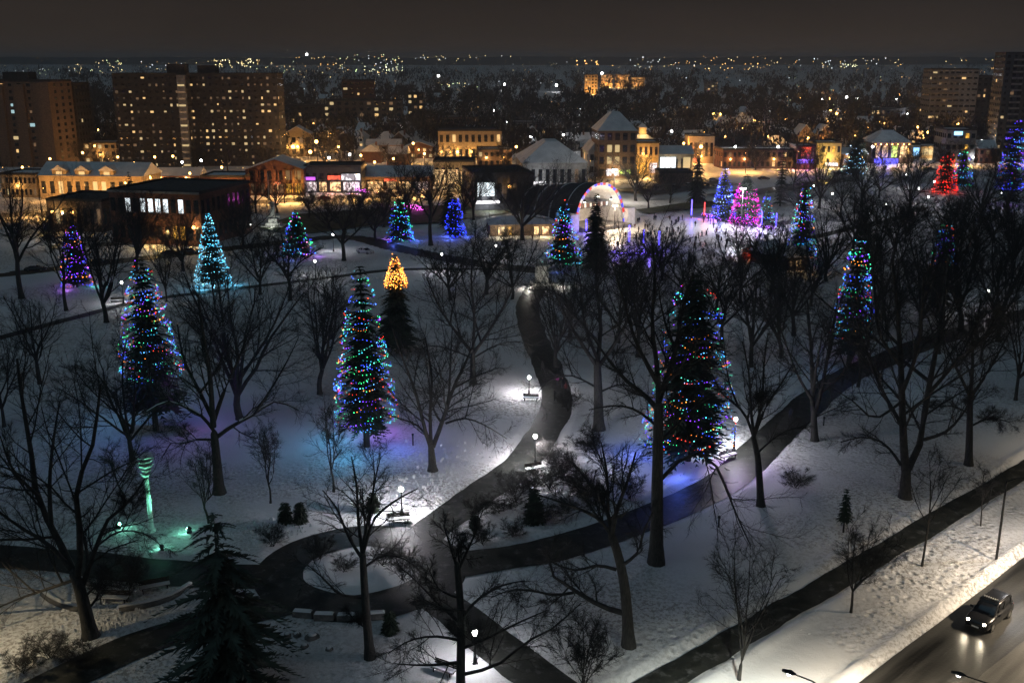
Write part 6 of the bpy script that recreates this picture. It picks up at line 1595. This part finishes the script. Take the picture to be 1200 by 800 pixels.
COATS = [((.02, .02, .025), 'black coat'), ((.03, .035, .06), 'navy coat'), ((.05, .05, .05), 'charcoal coat'), ((.12, .02, .02), 'dark red coat'), ((.06, .045, .03), 'brown coat'), ((.25, .25, .26), 'pale grey jacket'), ((.03, .05, .035), 'dark green jacket'), ((.30, .04, .20), 'pink jacket')]
pr = random.Random(21)
ppl = []
while len(ppl) < 118:
    x = pr.uniform(688, 905); y = pr.uniform(252, 308)
    yb = 256 if x < 830 else 256 + (x - 830) * .2
    if y < yb: continue
    if pr.random() > .45 + .55 * math.exp(-((y - 268) / 22) ** 2): continue
    ppl.append((x, y, 'r'))
ppl.sort()
for k, (x, y, c) in enumerate(ppl):
    cc, cn = COATS[min(7, int(abs(pr.gauss(0, 2.4))))]
    o = link('person', BODIES[pr.randrange(4)], None, None, (*G(x, y), .19), pr.uniform(0, 6.28))
    s = pr.choice([1, 1, 1, .97, 1.04, .72]); o.scale = (s, s, s); o.color = (*cc, 1)
    tag(o, 'person in a %s on the rink, %s from the left in the crowd' % (cn, nth(k)), 'person', 'people crowding the rink')
OTH = [(653, 452, 7, 'person in a pink jacket walking on the bend of the north path'), (659, 456, 0, 'person in dark clothes beside the one in pink on the north path'), (663, 462, 3, 'person in a dark red coat at the right side of the north path bend'), (650, 470, 0, 'person in dark clothes farthest down the north path bend'),
       (636, 436, 2, 'person in charcoal walking up the north path beyond the pink one'), (560, 282, 0, 'person standing left of the pavilion'), (572, 280, 1, 'person in navy nearest to the pavilion corner'), (610, 281, 0, 'person in front of the pavilion wall under the tree'), (624, 282, 3, 'person in dark red in front of the pavilion'), (632, 281, 0, 'person in black at the right pavilion openings'),
       (333, 322, 0, 'left of the two people on the upper footpath below the small lit conifer'), (330, 281, 0, 'person in dark clothes right of the cenotaph base'), (344, 262, 1, 'person in navy near the small lit conifer by the cenotaph'), (300, 243, 0, 'person on the pavement left of the pillared restaurant'), (345, 236, 0, 'person on the pavement in front of the gold shop window'), (368, 234, 2, 'person in charcoal in front of the white shop window'),
       (944, 322, 0, 'person at the counter of the lit wooden hut'), (951, 324, 3, 'person in dark red right of the lit wooden hut'), (1002, 441, 1, 'person in navy on the diagonal path near the tall right conifer'), (987, 452, 0, 'person in black on the diagonal path near the tall right conifer'), (926, 493, 1, 'person in navy walking on the diagonal path behind the long-shadow tree')]
for x, y, c, lb in OTH:
    o = link('person', BODIES[1 if 'walk' in lb else 0], None, None, (*G(x, y), .06), pr.uniform(0, 6.28)); o.color = (*COATS[c][0], 1)
    tag(o, lb, 'person', 'people about the park')
# ================================================================ CARS
def car_proto(name, label, suv=False, loc=(0, 0, 0), rz=0, lit=False, snow=False):
    o = thing(name, label, 'car', loc, rz)
    L, Wd = (4.7, 1.86) if suv else (4.5, 1.76)
    hb, hr_ = (1.02, 1.74) if suv else (.88, 1.42)
    def loft(st, m, nm, par, smooth=True, seg=None):
        mb = MB(); n = 12
        for x, hw, z0, z1 in st:
            zm = (z0 + z1) / 2
            ring = [(hw * .92, z0), (hw, z0 + .18 * (z1 - z0)), (hw, zm), (hw * .985, z1 - .16 * (z1 - z0)), (hw * .90, z1 - .03 * (z1 - z0)), (hw * .5, z1)]
            ring = ring + [(-a, b) for a, b in ring[::-1]]
            mb.v += [(x, a, b) for a, b in ring]
        k = len(st)
        for i in range(k - 1):
            for j in range(n): mb.f.append((i * n + j, i * n + (j + 1) % n, (i + 1) * n + (j + 1) % n, (i + 1) * n + j)); mb.mi.append(0)
        mb.f += [tuple(range(n))[::-1], tuple(range((k - 1) * n, k * n))]; mb.mi += [0, 0]
        return mb.build(nm, m, par, smooth=smooth)
    h = L / 2; w2 = Wd / 2
    # +x is the nose
    loft([(-h, w2 * .88, .38, hb * .86), (-h + .12, w2 * .96, .30, hb * .97), (-h + .7, w2, .24, hb), (0, w2, .22, hb), (h - 1.35, w2, .22, hb), (h - .75, w2 * .985, .24, hb * .95), (h - .2, w2 * .93, .28, hb * .84), (h, w2 * .80, .36, hb * .70)], M['carpaint'], 'body', o)
    gx0, gx1 = (-h + .08, h - 1.18) if suv else (-h + .55, h - 1.25)
    gl = loft([(gx0, w2 * .84, hb - .04, hb + .06), (gx0 + (.32 if suv else .75), w2 * .80, hb - .04, hr_ - .10), (gx0 + 1.1, w2 * .79, hb - .04, hr_ - .05), (gx1 - .95, w2 * .79, hb - .04, hr_ - .06), (gx1 - .70, w2 * .80, hb - .04, hr_ - .14), (gx1, w2 * .86, hb - .04, hb + .03)], M['glass_dark'], 'windows', o)
    loft([(gx0 + (.20 if suv else .68), w2 * .70, hr_ - .10, hr_ - .05), (gx0 + (.45 if suv else .9), w2 * .78, hr_ - .09, hr_), (gx0 + 1.2, w2 * .78, hr_ - .08, hr_ + .02), (gx1 - 1.0, w2 * .78, hr_ - .09, hr_), (gx1 - .78, w2 * .72, hr_ - .14, hr_ - .07)], M['roofsnow' if snow else 'carpaint'], 'roof', o)
    for xx in ((gx0 + .42 if suv else gx0 + .9), gx0 + 1.55, gx1 - 1.0):
        for s in (-1, 1):
            MB().hexa([(xx - .07, s * w2 * .83 - .02, hb - .02), (xx + .07, s * w2 * .83 - .02, hb - .02), (xx + .07, s * w2 * .83 + .02, hb - .02), (xx - .07, s * w2 * .83 + .02, hb - .02)], [(xx - .07, s * w2 * .80 - .02, hr_ - .06), (xx + .05, s * w2 * .80 - .02, hr_ - .06), (xx + .05, s * w2 * .80 + .02, hr_ - .06), (xx - .07, s * w2 * .80 + .02, hr_ - .06)]).build('pillar', M['carpaint'], o)
    for xx in (-h + .88, h - .92):
        for s in (-1, 1):
            rw = .36 if suv else .32
            ty = MB().tube([(xx, s * (w2 - .21), rw - .02), (xx, s * (w2 + .015), rw - .02)], rw, 18).build('wheel', M['rubber'], o)
            MB().tube([(xx, s * (w2 + .016), rw - .02), (xx, s * (w2 + .03), rw - .02)], rw * .62, 10).build('rim', M['chrome'], ty)
    for s in (-1, 1):
        MB().ball((h - .16, s * w2 * .64, hb * .68), .17, 10, 6, .75).build('headlight', M['headlight'] if lit else M['glass_dark'], o)
        MB().box(-h - .01, -h + .13, s * w2 * .72 - .13, s * w2 * .72 + .13, hb * .66, hb * .86).build('tail_light', M['taillight' if lit else 'brick'], o)
        MB().hexa([(gx1 - .42, s * (w2 - .02), hb + .02), (gx1 - .28, s * (w2 - .02), hb + .02), (gx1 - .28, s * (w2 + .20), hb + .03), (gx1 - .42, s * (w2 + .20), hb + .03)], [(gx1 - .42, s * (w2 - .02), hb + .14), (gx1 - .32, s * (w2 - .02), hb + .14), (gx1 - .32, s * (w2 + .20), hb + .17), (gx1 - .42, s * (w2 + .20), hb + .17)]).build('door_mirror', M['carpaint'], o)
    MB().box(h - .05, h + .02, -.42, .42, hb * .44, hb * .60).build('grille', M['metal_dark'], o)
    MB().box(h - .02, h + .03, -.26, .26, .36, .48).build('number_plate', M['white_wall'], o)
    MB().box(h - .16, h + .05, -w2 * .78, w2 * .78, .24, .35).build('bumper', M['metal_dark'], o); MB().box(-h - .05, -h + .14, -w2 * .84, w2 * .84, .30, .46).build('bumper', M['metal_dark'], o)
    if suv:
        for s in (-1, 1): MB().tube([(gx0 + .5, s * .62, hr_ + .03), (gx0 + .55, s * .62, hr_ + .09), (gx1 - 1.1, s * .62, hr_ + .09), (gx1 - 1.05, s * .62, hr_ + .0)], .025, 6).build('roof_rail', M['chrome'], o)
        bar = MB().tube([(gx1 - 1.15, -.60, hr_ + .10), (gx1 - 1.15, .60, hr_ + .10)], .03, 6).build('roof_light_bar', M['metal_dark'], o)
        for k in range(7): MB().ball((gx1 - 1.13, -.48 + k * .16, hr_ + .16), .065, 6, 4).build('roof_lamp', M['white_wall'], bar)
    if lit:
        for s in (-1, 1):
            sp_ = light(o, (h + .12, s * w2 * .64, hb * .68), (1, .86, .62), 170, .08, 'SPOT', 'headlight_beam'); sp_.data.spot_size = R(75); sp_.data.spot_blend = .8
            sp_.rotation_euler = (0, R(-76), 0)
    return o
def setcol(o, c):
    o.color = (*c, 1)
    for ch in o.children: setcol(ch, c)
rzr = math.atan2(-ud[1], -ud[0])
cp = np.array(G(1158, 727))
suv = car_proto('parked_car' if 0 else 'driving_car', 'black four-wheel-drive car with lit headlights and a roof lamp bar on the wet road', True, (cp[0], cp[1], .06), rzr, True)
suv.scale = (1.12, 1.12, 1.12)
setcol(suv, (.012, .013, .016))
sedan = car_proto('parked_car', 'white car on the park drive beside the bare trees', False, (*G(428, 297), .06), R(-32), False, True)
setcol(sedan, (.55, .55, .56))
CARS = [(352, 236, 2, (.03, .03, .035), 'dark car parked in front of the gold shop window'), (380, 234, 4, (.10, .02, .02), 'dark red car parked in front of the red-signed shop'), (415, 232, 4, (.04, .05, .07), 'dark blue car parked below the white-signed shop'), (448, 229, 5, (.05, .05, .05), 'grey car parked left of the shop row in the centre'),
    (470, 228, 5, (.02, .02, .02), 'black car parked by the orange-lit bush in the centre'), (276, 240, 3, (.30, .30, .31), 'silver car parked left of the pillared restaurant'), (250, 242, 3, (.05, .05, .06), 'dark car left of the silver one by the corner shop'), (508, 226, 5, (.25, .25, .26), 'silver car parked in front of the cream-lit shops'),
    (42, 318, 10, (.03, .03, .03), 'dark car on the park drive at the left edge'), (118, 309, 10, (.03, .04, .03), 'dark car on the park drive behind the violet conifer'), (200, 299, 10, (.04, .02, .02), 'dark car on the park drive in front of the brick building'), (222, 297, 10, (.06, .06, .07), 'grey car on the park drive left of the icy conifer'),
    (105, 285, -12, (.30, .30, .32), 'snow-covered car in the lot below the three amber wall lamps'), (60, 283, -12, (.10, .10, .12), 'snow-covered car left in the lot below the amber wall lamps'), (188, 280, -14, (.15, .15, .15), 'snow-covered car beside the brick building door'),
    (772, 224, 8, (.3, .3, .3), 'snowy silver car on the lot behind the rink, leftmost'), (790, 222, 8, (.04, .04, .05), 'snowy dark car on the lot behind the rink'), (836, 214, 6, (.35, .35, .36), 'pale car left of the blue and white conifer'), (840, 222, 6, (.3, .3, .3), 'silver car nearest to the blue and white conifer'), (758, 227, 8, (.05, .05, .07), 'snowy blue car at the left end of the lot behind the rink'), (808, 220, 8, (.12, .12, .12), 'snowy grey car in the middle of the lot behind the rink'), (824, 219, 8, (.05, .02, .02), 'snowy maroon car right in the lot behind the rink'), (865, 229, 9, (.05, .05, .05), 'dark car on the side road below the blue and white conifer top'), (925, 221, 9, (.2, .2, .21), 'grey car on the side road beside the narrow dark evergreen'), (895, 212, 6, (.1, .03, .03), 'dark red car behind the magenta conifer'), (985, 206, 6, (.04, .04, .05), 'dark car in front of the yellow shop on the right'),
    (1090, 200, 4, (.25, .25, .25), 'silver car left of the top of the red conifer'), (205, 214, 5, (.3, .3, .3), 'pale car on the orange-lit lot behind the brick building'), (212, 208, 5, (.2, .03, .03), 'red car on the orange-lit lot behind the brick building')]
for x, y, a, c, lb in CARS:
    o = copy_tree(sedan); o.location = (*G(x, y), .42 if (y < 236 and 730 < x < 1000) or (278 < y < 292 and x < 230) else .08); o.rotation_euler = (0, 0, R(a)); tag(o, lb, 'car', 'parked cars'); setcol(o, c)
